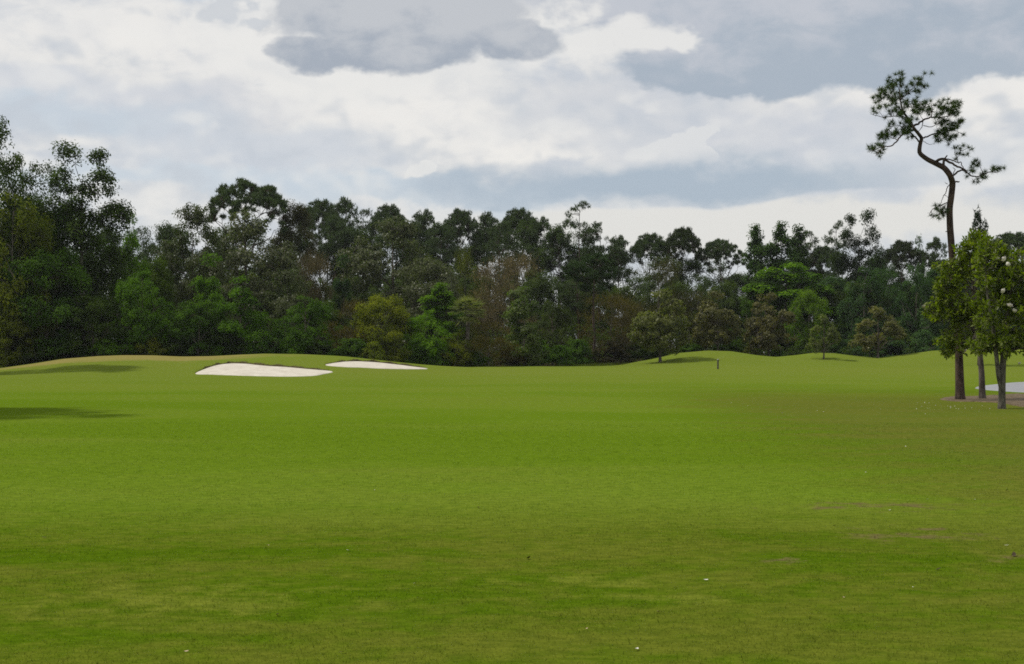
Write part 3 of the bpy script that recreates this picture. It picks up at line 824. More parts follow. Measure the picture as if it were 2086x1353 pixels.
T('pine_a', 1326, 198, 470, 46, PIN, 'left pine of the open crowned pair against pale sky', 'pine_tree')
T('pine_a', 1392, 196, 457, 40, (0.042, 0.064, 0.024), 'right pine of the open crowned pair against pale sky', 'pine_tree')
T('pine_umbrella', 1468, 198, 480, 54, PIN, 'domed pine left of the leafy sweetgums', 'pine_tree')
T('gum_b', 1540, 182, 455, 34, (0.044, 0.090, 0.018), 'narrow sweetgum, first right of the domed pine', 'sweetgum_tree')
T('gum_b', 1590, 180, 449, 40, (0.042, 0.086, 0.018), 'tallest leafy sweetgum above the fresh green maple', 'sweetgum_tree')
T('gum_b', 1626, 184, 456, 36, (0.038, 0.072, 0.020), 'darker sweetgum right of the tallest one', 'sweetgum_tree')
T('pine_c', 1650, 200, 468, 30, PIN, 'pine peeping out behind the darker sweetgum', 'pine_tree')
T('pine_a', 1680, 200, 496, 44, PIN, 'low broad pine between sweetgums and twin topped oak', 'pine_tree')
T('pine_slender', 1706, 190, 450, 26, PIN, 'thin pine touching the twin topped oak', 'pine_tree')
T('oak_open', 1752, 184, 425, 52, (0.030, 0.050, 0.022), 'tall dark twin topped oak on the right skyline', rz=3.1)
T('round_b', 1795, 186, 500, 40, TEAL, 'dark tree right of the twin topped oak')
T('pine_a', 1838, 198, 484, 42, (0.042, 0.060, 0.028), 'open flat pine right of the twin topped oak', 'pine_tree')
T('cone_a', 1873, 190, 476, 24, TEAL, 'pointed dark evergreen left of the crooked pine')
T('pine_b', 1908, 196, 484, 36, PIN, 'pale twigged pine just left of the crooked pine', 'pine_tree')
T('pine_young', 1994, 128, 422, 42, (0.026, 0.046, 0.026), 'spiky young pine behind the flowering magnolias', 'pine_tree')
T('pine_a', 2062, 178, 468, 58, PIN, 'broad pine at the right edge of the skyline', 'pine_tree')
# dark wood on the right
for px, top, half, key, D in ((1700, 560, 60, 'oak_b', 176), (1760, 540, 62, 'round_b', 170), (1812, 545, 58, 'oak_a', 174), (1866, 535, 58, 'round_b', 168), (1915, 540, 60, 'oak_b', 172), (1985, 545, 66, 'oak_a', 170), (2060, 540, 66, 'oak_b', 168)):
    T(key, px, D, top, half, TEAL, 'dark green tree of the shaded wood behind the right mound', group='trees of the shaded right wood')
# backing trees seen through the gaps in the wood
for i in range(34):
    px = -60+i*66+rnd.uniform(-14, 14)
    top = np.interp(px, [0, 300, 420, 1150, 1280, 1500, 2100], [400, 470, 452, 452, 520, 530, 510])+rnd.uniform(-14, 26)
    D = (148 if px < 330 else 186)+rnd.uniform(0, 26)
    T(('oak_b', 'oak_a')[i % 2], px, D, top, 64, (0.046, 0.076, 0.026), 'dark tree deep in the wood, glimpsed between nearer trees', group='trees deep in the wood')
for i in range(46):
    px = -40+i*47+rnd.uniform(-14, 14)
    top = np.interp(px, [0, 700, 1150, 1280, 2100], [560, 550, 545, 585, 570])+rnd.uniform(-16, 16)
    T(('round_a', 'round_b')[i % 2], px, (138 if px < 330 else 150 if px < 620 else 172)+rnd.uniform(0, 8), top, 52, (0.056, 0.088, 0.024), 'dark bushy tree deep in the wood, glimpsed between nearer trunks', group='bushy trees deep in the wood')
# shrubs along the wood's foot
G_SH = 'shrubs along the foot of the wood'
for key, px, D, top, half, colr, lab in (
        ('shrub_a', 720, 127, 688, 46, (0.062, 0.125, 0.016), 'bright green shrub behind the smaller bunker'),
        ('shrub_b', 545, 122, 672, 42, (0.055, 0.115, 0.014), 'fresh green shrub above the large bunker'),
        ('shrub_b', 1100, 137.5, 690, 40, BRT, 'green shrub at the foot of the columnar magnolia'),
        ('shrub_a', 1178, 141, 690, 34, DKG, 'dark shrub left of the bare trunked pine'),
        ('shrub_a', 1040, 135.5, 700, 36, RUS, 'russet shrub left of the columnar magnolia'),
        ('shrub_b', 1315, 146, 690, 54, DK, 'dark shrub under the left side of the round magnolia'),
        ('shrub_a', 1250, 144, 690, 50, (0.045, 0.042, 0.020), 'dull brown shrub between bare pine and round magnolia'),
        ('shrub_b', 1526, 157, 703, 26, (0.10, 0.12, 0.014), 'yellow green shrub in the dip right of the middle mound'),
        ('shrub_a', 1584, 158, 702, 16, BRT, 'small light green shrub under the second rusty magnolia'),
        ('shrub_a', 1405, 154, 700, 40, DKG, 'dark shrub behind the middle mound, right of round magnolia'),
        ('shrub_b', 960, 134, 705, 40, DKG, 'dark green shrub below the palm'),
        ('shrub_a', 870, 131.5, 690, 50, MID, 'mid green shrub right of the smaller bunker'),
        ('shrub_b', 790, 129, 690, 50, OLV, 'olive shrub under the yellow green tree'),
        ('shrub_a', 640, 124, 690, 50, DK, 'dark shrub behind the gap between the bunkers'),
        ('shrub_b', 250, 119, 675, 44, MID, 'mid green shrub behind the tan mound crest'),
        ('shrub_a', 130, 118, 680, 52, DKG, 'dark green shrub left of the tan mound crest'),
        ('shrub_b', 350, 121, 680, 50, DK, 'dark shrub left of the large bunker'),
        ('shrub_a', 450, 121.5, 670, 56, DK, 'dark shrub straight behind the large bunker'),
        ('shrub_b', 50, 117, 690, 50, DK, 'dark shrub near the left edge of the wood'),
        ('shrub_a', 1480, 158, 690, 40, DKG, 'dark shrub under the first rusty magnolia'),
        ('shrub_b', 1640, 162, 690, 50, DK, 'dark shrub behind the small middle mound'),
        ('shrub_b', 1720, 163, 690, 56, TEAL, 'dark shrub between the two lawn trees on the right'),
        ('shrub_a', 1800, 163, 680, 60, TEAL, 'dark shrub behind the lone small magnolia'),
        ('shrub_a', 215, 117.5, 688, 34, BRT, 'bright green shrub at the wood foot above the tan mound crest'),
        ('shrub_b', 310, 119.5, 684, 36, YEL, 'yellow green shrub just right of the tan mound crest'),
        ('shrub_b', 590, 122.5, 684, 34, BRT, 'bright green shrub just right of the large bunker'),
        ('shrub_a', 760, 126.5, 694, 30, (0.12, 0.16, 0.012), 'lime shrub touching the bright shrub behind the smaller bunker'),
        ('shrub_b', 915, 131.5, 684, 36, YEL, 'yellow green shrub at the wood foot, left below the palm'),
        ('shrub_a', 1140, 138, 702, 30, MID, 'low green shrub between the columnar magnolia and the bare pine'),
        ('shrub_b', 1880, 162, 670, 60, TEAL, 'dark shrub left of the crooked pine')):
    T(key, px, D, top, half, colr, lab, 'shrub', 'shrub', G_SH)
# trees just left of the picture, whose tops shade the lawn
T('oak_b', -150, 97, 95, 130, DK, 'tall leafy tree standing left of the mound', rz=1.0)
T('oak_a', -475, 38, -40, 320, MID, 'tall leafy tree standing left of the near lawn', rz=2.0)


def build_undergrowth():
    rng = np.random.default_rng(77)
    n = 3600
    px = rng.uniform(-250, 2350, n); D = forest_edge(px)+rng.uniform(2, 26, n)
    x = at(px, D); z = ground(x, D)+rng.uniform(0.1, 5.0, n)*rng.uniform(0.2, 1, n)
    mb = MB(); foliage(mb, np.stack([x, D, z], -1), rng, 22, 0.8, 0.24, 0.13)
    o = link('undergrowth', mb.mesh('undergrowth', M_LEAF), None, (0.050, 0.082, 0.018))
    tag(o, 'dark tangled undergrowth on the floor of the wood', 'undergrowth', None, 'stuff')
build_undergrowth()

def build_rough_edge():
    rng = np.random.default_rng(55)
    n = 26000
    px = rng.uniform(-150, 2250, n); D = forest_edge(px)+rng.normal(-0.2, 0.9, n); x = at(px, D)
    ok = rng.uniform(0, 1, n) < 0.45+0.55*np.sin(x*0.9+np.sin(x*0.31)*2)
    x, D = x[ok], D[ok]; n = len(x)
    p = np.stack([x, D, ground(x, D)-0.02], -1)
    L = rng.uniform(0.15, 0.5, n)*(0.6+0.4*np.sin(x*0.53)**2)
    mb = MB(); blades(mb, p, rng.normal(size=(n, 3))*0.35+np.array([0, 0, 1.0]), L, 0.05, rng, rng.uniform(0, 1, n))
    tag(link('rough_grass', mb.mesh('rough_grass', M_LEAF), None, (0.075, 0.105, 0.014)), 'longer unmown grass along the foot of the wood', 'grass', None, 'stuff')
build_rough_edge()

# ------------------------------------------------------------------ crooked pine on the right
def build_crooked_pine():
    rng = np.random.default_rng(9)
    D = 51.2; bx = at(1956, D); gz = float(ground(bx, D))
    root = empty('crooked_pine', (bx, D, gz-0.05))
    depth = {}
    def W(p, dy=0.0): return np.array([at(p[0], D+dy)-bx, dy, EYE-(p[1]-HOR)*(D+dy)/F-gz+0.05])
    def Z(X, Y): return (1740+X/3.757, 120+Y/3.757)      # points read off an enlargement
    s = D/F
    tr = [(1956, 815, 11.0), (1955.5, 798, 9.3), (1954.5, 760, 8.4), (1953, 706, 7.6), (1948, 640, 7.2), (1942, 560, 7.0), (1937.5, 490, 6.8), (1935.4, 466, 6.6), (1934, 426, 6.3), (1938, 399.5, 6.2), (1941, 373, 6.0), (1935.6, 357, 5.8), (1924, 342, 5.6), (1910, 335, 5.3), (1889, 325, 4.8), (1872, 312, 4.4), (1874.4, 293, 3.9), (1878, 282, 3.6), (1870.4, 271.7, 3.3), (1861, 261, 3.0), (1854, 247, 2.6), (1839, 227, 1.9), (1834.5, 208, 1.5), (1833, 186, 1.0), (1834.5, 156, 0.5)]
    t = np.array(tr); k = np.arange(len(t)); f = np.linspace(0, len(t)-1, 90)
    dyk = np.concatenate([np.zeros(9), np.cumsum(rng.normal(size=len(t)-9)*0.12)])
    def cub(col):
        # smooth through the points
        out = np.interp(f, k, col); o2 = out.copy(); o2[1:-1] = (out[:-2]+2*out[1:-1]+out[2:])/4
        return o2
    pts = np.array([W((a, b), d) for a, b, d in zip(cub(t[:, 0]), cub(t[:, 1]), cub(dyk))])
    mb = MB(); tube(mb, pts, cub(t[:, 2])*s, 10)
    def near(p): return float(pts[np.linalg.norm(pts[:, [0, 2]]-W(p)[[0, 2]], axis=1).argmin()][1])
    def limb(pp, r0, r1, spread=0.0):
        q = np.array(pp, float); q = np.array([Z(*a) for a in q]); n = len(q)
        d0 = near(q[0]); ff = np.linspace(0, n-1, n*4); dy = d0+spread*np.linspace(0, 1, n*4)
        p = np.array([W((np.interp(a, np.arange(n), q[:, 0]), np.interp(a, np.arange(n), q[:, 1])), b) for a, b in zip(ff, dy)])
        p[1:-1] = (p[:-2]+2*p[1:-1]+p[2:])/4 + rng.normal(size=(len(p)-2, 3))*0.008
        tube(mb, p, np.linspace(r0, r1, len(p))*s, 6)
        return p
    ends = []
    for pp, r0, r1, sp in (
            ([(615, 805), (640, 775), (680, 763), (720, 785), (780, 820), (830, 838), (862, 862)], 3.2, 1.4, -0.4),
            ([(682, 835), (683, 800), (690, 768), (712, 738)], 3.4, 1.0, -0.1),
            ([(700, 765), (750, 775), (790, 795), (820, 790), (835, 840)], 1.3, .8, -.5),
            ([(750, 905), (790, 862), (830, 850), (865, 868), (900, 900), (950, 900), (1040, 862), (1080, 870)], 2.0, .6, -.5),
            ([(760, 880), (775, 850), (755, 830)], .9, .4, .2),
            ([(800, 800), (775, 740), (768, 680)], .8, .4, -.4), ([(790, 760), (805, 730), (815, 705)], .6, .3, -.3),
            ([(750, 940), (780, 942), (806, 940)], 2.0, 1.2, -.1),
            ([(735, 950), (712, 985), (705, 1020), (690, 1042), (675, 1060), (665, 1105)], 1.0, .5, -.4),
            ([(690, 1042), (705, 1050), (720, 1060)], .6, .3, -.2), ([(712, 960), (695, 942)], .6, .3, -.2),
            ([(712, 1100), (670, 1120), (640, 1135), (600, 1150), (575, 1185)], 1.2, .5, -.5), ([(705, 1115), (665, 1150), (645, 1210)], .8, .4, -.3),
            ([(735, 1322), (700, 1322)], 1.4, .8, -.2),
            ([(500, 640), (470, 600), (430, 565), (400, 555)], 1.8, 1.4, -.2),
            ([(455, 545), (400, 555), (360, 585), (335, 620), (290, 668), (240, 672), (205, 690), (165, 740)], 2.2, .6, -.7),
            ([(240, 672), (190, 680), (150, 700), (110, 715)], .8, .4, -.5), ([(335, 620), (280, 600), (215, 590)], .9, .4, .5), ([(400, 555), (350, 510), (290, 515), (250, 560)], .9, .4, .5),
            ([(520, 610), (560, 595), (610, 572), (660, 572), (720, 595), (765, 630)], 1.8, .5, .6), ([(610, 575), (690, 560), (760, 545), (820, 570)], .9, .4, .8), ([(530, 630), (570, 655), (620, 650)], .6, .3, .2),
            ([(445, 515), (490, 498), (530, 468), (590, 445), (650, 450), (720, 440), (790, 400)], 2.4, .6, .5), ([(530, 468), (520, 520), (495, 555)], .9, .5, .1), ([(530, 510), (590, 525), (640, 500), (655, 450)], .8, .5, .3),
            ([(590, 445), (600, 380), (580, 330)], 1.0, .4, .9), ([(650, 450), (740, 480), (800, 500), (855, 460)], 1.0, .4, .7), ([(650, 450), (680, 390), (700, 340)], .9, .4, -.3), ([(720, 440), (770, 390), (805, 340)], .9, .4, .2),
            ([(420, 465), (380, 440), (300, 440), (225, 448), (160, 432), (125, 420)], 1.1, .4, -.5), ([(225, 448), (195, 410), (190, 380)], .5, .3, -.5),
            ([(370, 400), (320, 360), (270, 310), (220, 255), (180, 300)], 1.3, .4, .5), ([(300, 350), (285, 270), (290, 205)], .8, .4, -.3),
            ([(350, 320), (400, 270), (450, 230), (495, 170)], 1.2, .4, -.5), ([(350, 250), (330, 200), (315, 160)], .7, .3, .3), ([(355, 300), (420, 330), (470, 320), (510, 330)], .9, .4, .6)):
        ends.append(limb(pp, r0, r1, sp))
    tf = [(900, 820), (880, 900), (860, 880), (940, 920), (980, 890), (1040, 860), (1080, 870), (920, 940), (1010, 885), (910, 800), (770, 670), (765, 700), (778, 720), (815, 705), (800, 740), (600, 1135), (575, 1185), (590, 1170), (660, 1150), (690, 1185), (640, 1220), (650, 1190), (680, 1130), (675, 1170),
          (105, 710), (125, 700), (150, 720), (165, 690), (170, 735), (215, 660), (220, 620), (205, 580), (205, 610), (240, 600), (280, 580), (330, 590), (370, 600), (300, 560), (330, 570), (400, 580), (360, 560), (260, 570), (230, 570), (290, 530), (300, 510), (430, 600),
          (660, 570), (700, 560), (740, 580), (760, 540), (800, 510), (820, 570), (850, 465), (725, 590), (780, 530), (680, 600), (840, 480), (790, 480), (760, 510), (730, 540), (765, 620), (650, 555),
          (350, 115), (320, 150), (380, 150), (300, 160), (400, 190), (430, 190), (490, 160), (500, 195), (490, 230), (330, 200), (360, 240), (400, 250), (300, 300), (430, 270), (310, 380), (400, 350), (380, 400), (270, 410), (420, 330), (340, 470), (400, 480), (370, 520), (380, 290), (330, 290), (460, 240), (450, 200), (360, 180), (350, 340), (290, 330), (340, 420), (300, 430), (250, 430), (380, 540), (400, 510), (420, 440), (360, 490),
          (180, 300), (200, 270), (220, 250), (250, 280), (280, 210), (240, 230), (260, 240), (290, 260), (230, 290), (270, 300), (190, 290), (120, 425), (130, 410), (190, 378), (250, 400), (330, 440),
          (510, 320), (540, 340), (580, 330), (620, 350), (600, 320), (660, 370), (700, 340), (720, 380), (780, 360), (800, 340), (770, 390), (800, 400), (500, 370), (560, 390), (620, 400), (680, 420), (460, 400), (480, 430), (700, 480), (660, 490), (760, 480), (530, 380), (590, 370), (640, 340), (740, 400), (690, 390), (600, 460), (720, 450), (740, 520), (500, 300), (640, 390), (550, 320), (780, 410), (710, 350), (690, 520)]
    allp = np.concatenate(ends+[pts[-40:]])
    c = MB(); ct = []
    for X, Y in tf:
        q = W(Z(X, Y)); k = np.linalg.norm(allp[:, [0, 2]]-q[[0, 2]], axis=1).argmin(); a = allp[k]
        q[1] = a[1]+rng.normal()*0.22
        tube(mb, [a, (a+q)/2+np.array([0, 0, -.02]), q], [0.012, 0.009, 0.006], 4)
        m = int(rng.integers(2, 5)) if Y < 1100 else 2
        ct.append(q+rng.normal(size=(m, 3))*np.array([0.085, 0.16, 0.075]))
    ct = np.concatenate(ct)
    tufts(c, ct, rng, 60, 0.19, 0.013, up=0.3)
    link('crown', c.mesh('crooked_crown', M_NEEDLE), root, (0.050, 0.084, 0.026))
    link('trunk', mb.mesh('crooked_trunk', M_PINEBARK, True), root)
    tag(root, 'tall crooked pine with bent bare trunk and open tufted crown', 'tree')
build_crooked_pine()


# ------------------------------------------------------------------ flowering magnolias on the right
def petal_flower(parent, p, r, rng):
    mb = MB()
    for i in range(8):
        a = i*0.785+rng.uniform(-.15, .15); e = 0.35+0.45*(i % 2)
        d = np.array([math.cos(a)*math.cos(e), math.sin(a)*math.cos(e), math.sin(e)]); s = np.array([-math.sin(a), math.cos(a), 0]); u = np.cross(d, s)
        u = u if u[2] > 0 else -u
        rows = [(0.05, .12, 0), (.35, .34, .02), (.7, .38, .09), (.95, .22, .2)]
        v = np.array([[d*r*q - s*r*w + u*r*h*1.1, d*r*q+u*r*(h-.04), d*r*q + s*r*w + u*r*h*1.1] for q, w, h in rows]).reshape(-1, 3)
        f = [(b*3+j, b*3+j+1, b*3+j+4, b*3+j+3) for b in range(3) for j in range(2)]
        mb.add(v, f, 0.5)
    tube(mb, [(0, 0, 0), (0, 0, r*0.3)], [r*.12, r*.07], 6)
    o = link('flower', mb.mesh('flower', M_PETAL, True), parent)
    o.location = p; o.rotation_euler = (rng.uniform(-.2, 1.2), rng.uniform(-.4, .4), rng.uniform(0, 6))


def flowering_magnolia(label, bpx, bpy_, lobes, stems, ncl, seed, flowers, color, bark, fwd=0.0):
    rng = np.random.default_rng(seed)
    x0, D = hit(bpx, bpy_); gz = float(ground(x0, D)); s = D/F
    root = empty('magnolia_tree', (x0, D, gz-0.04))
    def W(px, py, dy=0.0): return np.array([at(px, D+dy)-x0, dy, EYE-(py-HOR)*(D+dy)/F-gz+0.04])
    cl = []
    for px, py, rx, ry, share in lobes:
        n = int(ncl*share); g = unit(rng.normal(size=(n, 3)))*(rng.uniform(0, 1, n)**0.42)[:, None]
        cl.append(W(px, py, fwd)[None]+g*np.array([rx*s, rx*s*0.95, ry*s]))
    cl = np.concatenate(cl)
    cl = cl[cl[:, 2] > W(bpx, 735)[2]]
    t = MB(); nodes = []
    for st in stems:
        p = np.array([W(a, b, dy) for a, b, r, dy in st]); rr = np.array([r for a, b, r, dy in st])*s
        n = len(p); f = np.linspace(0, n-1, n*4)
        p = np.stack([np.interp(f, np.arange(n), p[:, i]) for i in range(3)], -1); p[1:-1] = (p[:-2]+2*p[1:-1]+p[2:])/4
        tube(t, p, np.interp(f, np.arange(n), rr), 9); nodes.append(p[len(p)//2:])
    nd = np.concatenate(nodes)
    d = np.linalg.norm(cl-cl[0], axis=1); pick = [0]
    for _ in range(30):
        k = int(d.argmax()); pick.append(k); d = np.minimum(d, np.linalg.norm(cl-cl[k], axis=1))
    lim = []
    for k in pick:
        c = cl[k]; q = np.linalg.norm(nd-c, axis=1)+1.3*np.maximum(nd[:, 2]-c[2]+0.5*np.hypot(c[0], c[1]), 0); a = nd[q.argmin()]
        p = curve_pts(a, c, 7, 0.06, rng); tube(t, p, np.linspace(0.035, 0.008, 7), 5); lim.append(p)
    nd2 = np.concatenate(lim+[nd])
    for c in cl:
        a = nd2[np.linalg.norm(nd2-c, axis=1).argmin()]
        tube(t, curve_pts(a, c, 4, 0.03, rng), [0.009, 0.007, 0.005, 0.004], 4)
    link('trunk', t.mesh('magnolia_trunk', bark, True), root)
    m = MB(); n = len(cl)
    # leaves sit in whorls that fan out and up from each twig end
    per = 17; c = np.repeat(cl, per, 0); out = unit(cl-np.array([0, 0, cl[:, 2].mean()-0.6]))
    o = np.repeat(out, per, 0); g = unit(rng.normal(size=(n*per, 3))+o*0.55+np.array([0, 0, .15]))
    L = rng.uniform(0.12, 0.20, n*per)
    pos = c+rng.normal(size=(n*per, 3))*0.05+g*L[:, None]*0.55
    ax = g; nor = unit(np.cross(ax, np.cross(np.array([0, 0, 1.0])+rng.normal(size=(n*per, 3))*0.45, ax)))
    side = np.cross(nor, ax); Wd = L*0.42
    tint = np.clip(np.repeat(rng.normal(0.45, 0.16, n), per)+rng.normal(0, .2, n*per), 0, 1)
    e = lambda k: ax*(L*k)[:, None]
    f_ = lambda k, h: side*(Wd*k)[:, None]+nor*(L*h)[:, None]
    v = np.stack([pos-e(.5), pos-e(.1)+f_(.5, .05), pos+e(.25)+f_(.42, .05), pos+e(.55)-nor*(L*.06)[:, None], pos+e(.25)+f_(-.42, .05), pos-e(.1)+f_(-.5, .05)], 1).reshape(-1, 3)
    b = np.arange(n*per)[:, None]*6
    m.add(v, np.concatenate([b+np.array([0, 1, 2, 3]), b+np.array([0, 3, 4, 5])]), np.concatenate([tint, tint]))
    link('crown', m.mesh('magnolia_crown', M_MAG), root, color)
    for px, py, dy, r in flowers: petal_flower(root, W(px, py, dy), r, rng)
    tag(root, label, 'tree')

flowering_magnolia('slender flowering magnolia with single thin trunk beside the crooked pine', 2001, 813,
    [(1975, 530, 46, 40, .2), (1990, 492, 24, 26, .1), (1940, 560, 34, 34, .15), (1922, 598, 26, 24, .08), (1905, 634, 28, 16, .07), (1950, 630, 40, 44, .22), (1990, 640, 36, 46, .14), (1935, 690, 28, 22, .07), (1932, 716, 18, 10, .03), (1988, 706, 34, 16, .06)],
    [[(2002, 818, 8.5, 0), (2001, 800, 6.8, 0), (2000, 760, 6, 0), (1996, 715, 5.4, 0), (1990, 650, 4.4, 0.1), (1982, 580, 3.2, 0), (1985, 500, 1.4, 0), (1988, 480, .6, 0)]],
    330, 91, [(1883.6, 627, -.2, .13), (1984, 715, -.9, .13), (1968, 716, -.8, .10), (1995, 717, -.8, .11)], (0.175, 0.250, 0.012), M_BARK, -2.0)
flowering_magnolia('thick forked flowering magnolia with lichened trunk at the right edge', 2041, 833,
    [(2050, 560, 70, 62, .24), (2095, 600, 80, 75, .26), (2040, 640, 62, 66, .22), (2120, 690, 60, 50, .1), (2030, 700, 56, 26, .1), (2015, 520, 36, 34, .08)],
    [[(2041, 840, 9.6, 0), (2041, 815, 7.4, 0), (2042, 770, 6.8, 0), (2044, 725, 6.0, 0), (2052, 650, 5, 0), (2060, 580, 3.4, .1), (2064, 520, 1.2, .1)],
     [(2040, 790, 5.4, 0), (2034, 765, 4.8, -.05), (2030, 725, 4.4, -.1), (2022, 660, 3.4, -.2), (2010, 590, 2.2, -.2), (2008, 540, 1, -.2)]],
    430, 92, [(2048, 530, -.9, .13), (2052, 540, -1, .10), (2046, 595, -1.1, .12), (2056, 625, -1.1, .12), (2065, 636, -1.1, .12), (2031, 528, -.6, .08), (2078, 742, -.7, .08), (2100, 560, -1, .12), (2130, 610, -.8, .12)], (0.150, 0.220, 0.012), M_LICHEN)

# ------------------------------------------------------------------ path and bare earth under the right trees
M_PATH = plain_material('concrete', (0.21, 0.215, 0.23), (0.27, 0.275, 0.29), 2.5, 0.9, 0.2, 0.01)
M_EARTH = plain_material('mulch', (0.060, 0.042, 0.022), (0.155, 0.115, 0.068), 4.0, 0.95, 0.8, 0.04)


def sheet(name, outline, mat, lift, label, cat, jag=0.0, seed=1):
    w = np.array([hit(*p) for p in outline]); n = len(w); k = np.linspace(0, n, 96, endpoint=False)
    i = k.astype(int); f = (k-i)[:, None]
    p = [w[(i+j-1) % n] for j in range(4)]
    o = 0.5*((2*p[1])+(-p[0]+p[2])*f+(2*p[0]-5*p[1]+4*p[2]-p[3])*f*f+(-p[0]+3*p[1]-3*p[2]+p[3])*f**3)
    c = o.mean(0)
    if jag: o = c+(o-c)*(1+jag*np.random.default_rng(seed).normal(size=(96, 1)))
    vs = []; rings = [1.0, 0.97, 0.8, 0.6, 0.4, 0.2]
    for r in rings:
        q = c+(o-c)*r; vs.append(np.stack([q[:, 0], q[:, 1], ground(q[:, 0], q[:, 1])+(-0.03 if r == 1 else lift)], -1))
    v = np.concatenate(vs+[np.array([[c[0], c[1], float(ground(*c))+lift]])]); j = np.arange(96); fs = []
    mb = MB()
    q = np.concatenate([np.stack([r*96+j, r*96+(j+1) % 96, (r+1)*96+(j+1) % 96, (r+1)*96+j], -1) for r in range(len(rings)-1)])
    mb.add(v, q); mb.f.append(np.stack([5*96+j, 5*96+(j+1) % 96, np.full(96, 6*96)], -1)); mb.t.append(np.full(96, .5)); mb.m.append(np.zeros(96))
    tag(link(name, mb.mesh(name, mat, True)), label, cat, None, 'structure')

sheet('path', [(1984, 791), (2000, 787), (2030, 783.5), (2086, 779), (2200, 776), (2400, 776), (2400, 800), (2250, 803), (2120, 801), (2086, 800), (2050, 798), (2010, 795)], M_PATH, 0.03, 'pale concrete cart path end behind the right trees', 'path')
sheet('dirt_patch', [(1915, 814), (1935, 809), (1975, 808), (2020, 806), (2070, 803), (2140, 804), (2260, 812), (2250, 830), (2140, 832), (2080, 829), (2040, 822), (1990, 819), (1945, 818)], M_EARTH, 0.025, 'bare brown earth and mulch around the right trees', 'earth', 0.03)


# ------------------------------------------------------------------ marker post, fallen petals, leaves and tufts
def build_post():
    x, D = hit(1462.5, 752); z = float(ground(x, D)); h = 20.5*D/F
    r = empty('marker_post', (x, D, z-0.02))
    mb = MB(); tube(mb, [(0, 0, 0), (0, 0, h*0.5), (0, 0, h*0.93)], [0.075, 0.07, 0.068], 10); link('post', mb.mesh('post', plain_material('dark_wood', (0.05, 0.045, 0.035), (0.10, 0.09, 0.07), 12)), r)
    mb = MB(); tube(mb, [(0, 0, h*0.93), (0, 0, h*0.95), (0, 0, h)], [0.08, 0.09, 0.075], 10); link('cap', mb.mesh('cap', plain_material('grey_paint', (0.25, 0.27, 0.22), (0.32, 0.33, 0.28), 9)), r)
    tag(r, 'short dark wooden yardage post standing on the far fairway', 'post')
build_post()

M_DRY = plain_material('dry_leaf', (0.30, 0.20, 0.11), (0.50, 0.38, 0.26), 30, 0.8)
M_DARKLEAF = plain_material('dark_leaf', (0.03, 0.022, 0.012), (0.07, 0.05, 0.025), 30, 0.8)


def debris_mesh(name, mat, seed, curl=0.3):
    rng = np.random.default_rng(seed); mb = MB()
    n = 7; t = np.linspace(0, 1, n); w = 0.38*np.sin(np.pi*np.clip(t*0.93+0.05, 0, 1))**0.8
    z = curl*(t-0.5)**2*1.6+0.05
    rows = np.stack([np.stack([t-.5, -w*.6, z+curl*w*rng.uniform(.3, .8)], -1), np.stack([t-.5, 0*w, z], -1), np.stack([t-.5, w*.6, z+curl*w*rng.uniform(.3, .8)], -1)], 1)
    q = [(i*3+j, i*3+j+1, i*3+j+4, i*3+j+3) for i in range(n-1) for j in range(2)]
    mb.add(rows.reshape(-1, 3), q)
    return mb.mesh(name, mat, True)
L_PET = [debris_mesh('petal', M_PETAL, s, .35) for s in (1, 2)]; L_DRY = [debris_mesh('dry_leaf', M_DRY, s, .45) for s in (3, 4)]; L_DK = [debris_mesh('dark_leaf', M_DARKLEAF, s, .4) for s in (5, 6)]


def drop(px, py, size, meshes, name, label, group):
    x, D = hit(px, py)
    o = link(name, meshes[rnd.randrange(2)]); o.location = (x, D, float(ground(x, D))+0.008)
    o.rotation_euler = (rnd.uniform(-.3, .3), rnd.uniform(-.4, .4), rnd.uniform(0, 6.28)); s = size*D/F; o.scale = (s, s, s*0.9)
    tag(o, label, 'petal' if name == 'fallen_petal' else 'leaf', group)

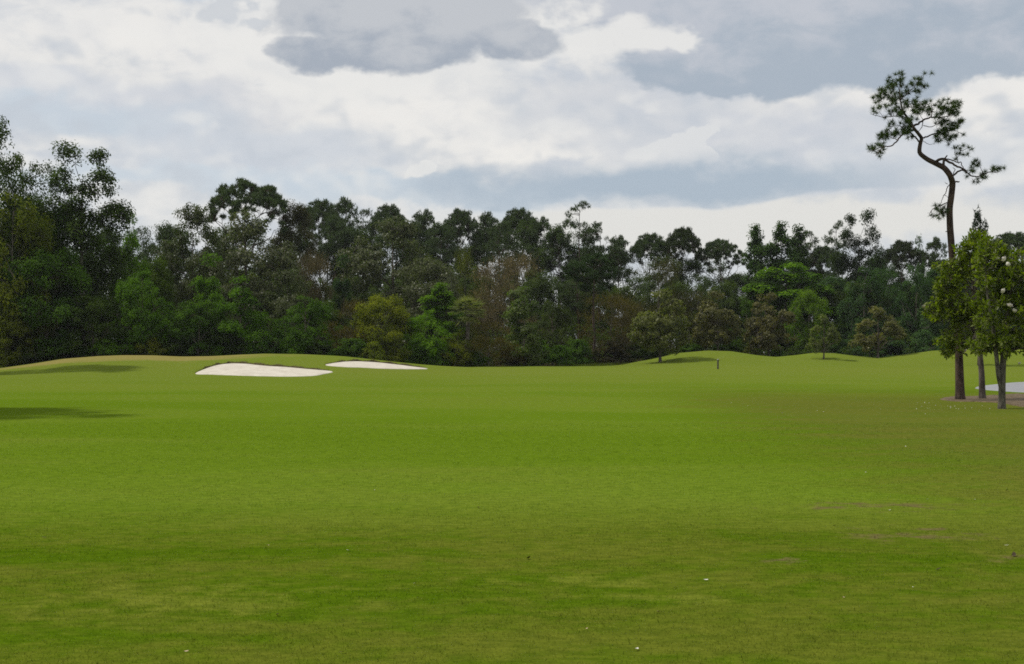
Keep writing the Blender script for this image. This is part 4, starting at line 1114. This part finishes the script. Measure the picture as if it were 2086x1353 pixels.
for px, py, s in ((709, 1124, 11), (845, 1191, 10), (1438, 1185, 13), (1297, 1326, 18), (380, 1331, 7), (1955, 1105, 15), (2050, 1114, 11), (2043, 1286, 0), (1985, 1020, 8), (1764, 964, 6), (1888, 1019, 6), (1860, 1199, 6), (840, 1286, 7), (1971, 1111, 7), (1812, 1042, 7), (763, 1000, 4), (1124, 860, 4), (1736, 1012, 6), (1845, 911, 6), (942, 883, 4)):
    if s: drop(px, py, s*0.85, L_PET, 'fallen_petal', 'small white fallen petal lying on the grass', 'white petals scattered on the lawn')
for px, py, s in ((565, 1257, 14), (1341, 1251, 12), (1717, 1222, 10), (697, 1332, 12), (975, 1036, 9), (546, 1114, 6), (1195, 1284, 6), (380, 1331, 10)):
    drop(px, py, s, L_DRY, 'dry_leaf', 'small tan dry leaf lying on the grass', 'dry leaves scattered on the lawn')
for px, py, s in ((1076, 1140, 16), (1954, 940, 9), (2051, 1001, 9), (1700, 1073, 8), (1912, 1164, 12), (1980, 978, 6), (1621, 999, 6), (2010, 911, 5), (1425, 1050, 7), (90, 1098, 10), (2066, 1135, 18)):
    drop(px, py, s, L_DK, 'dark_leaf', 'small dark withered leaf lying on the grass', 'dark leaves scattered on the lawn')


def build_petal_litter():
    rng = np.random.default_rng(31); n = 80
    px = np.concatenate([rng.normal(1935, 70, 64), rng.normal(1700, 130, 16)]); py = np.concatenate([rng.normal(826, 5, 64), rng.normal(822, 7, 16)])
    D = 1.66*F/(py-HOR); x = at(px, D); p = np.stack([x, D, ground(x, D)+0.03], -1)
    mb = MB(); leaves(mb, p, rng.normal(size=(n, 3))*.4+np.array([0, 0, 1.0]), 0.036, 0.03, rng, 0.5)
    tag(link('petal_litter', mb.mesh('petal_litter', M_PETAL)), 'thin litter of pale petals below the right trees', 'petals', None, 'stuff')
build_petal_litter()




# ------------------------------------------------------------------ the air: far trees pale a little
def build_haze():
    m, nt, out = new_mat('air')
    v = nt.nodes.new('ShaderNodeVolumePrincipled')
    v.inputs['Color'].default_value = (0.86, 0.90, 0.95, 1); v.inputs['Density'].default_value = 0.00011
    v.inputs['Anisotropy'].default_value = 0.3
    nt.links.new(v.outputs[0], out.inputs['Volume'])
    x0, x1, y0, y1, z0, z1 = -1900, 1900, -700, 2700, -1.6, 36
    p = [(x, y, z) for z in (z0, z1) for y in (y0, y1) for x in (x0, x1)]
    mb = MB(); mb.add(p, [(0, 2, 3, 1), (4, 5, 7, 6), (0, 1, 5, 4), (2, 6, 7, 3), (0, 4, 6, 2), (1, 3, 7, 5)])
    tag(link('haze', mb.mesh('haze', m)), 'thin summer haze in the air over the course', 'haze', None, 'stuff')
build_haze()
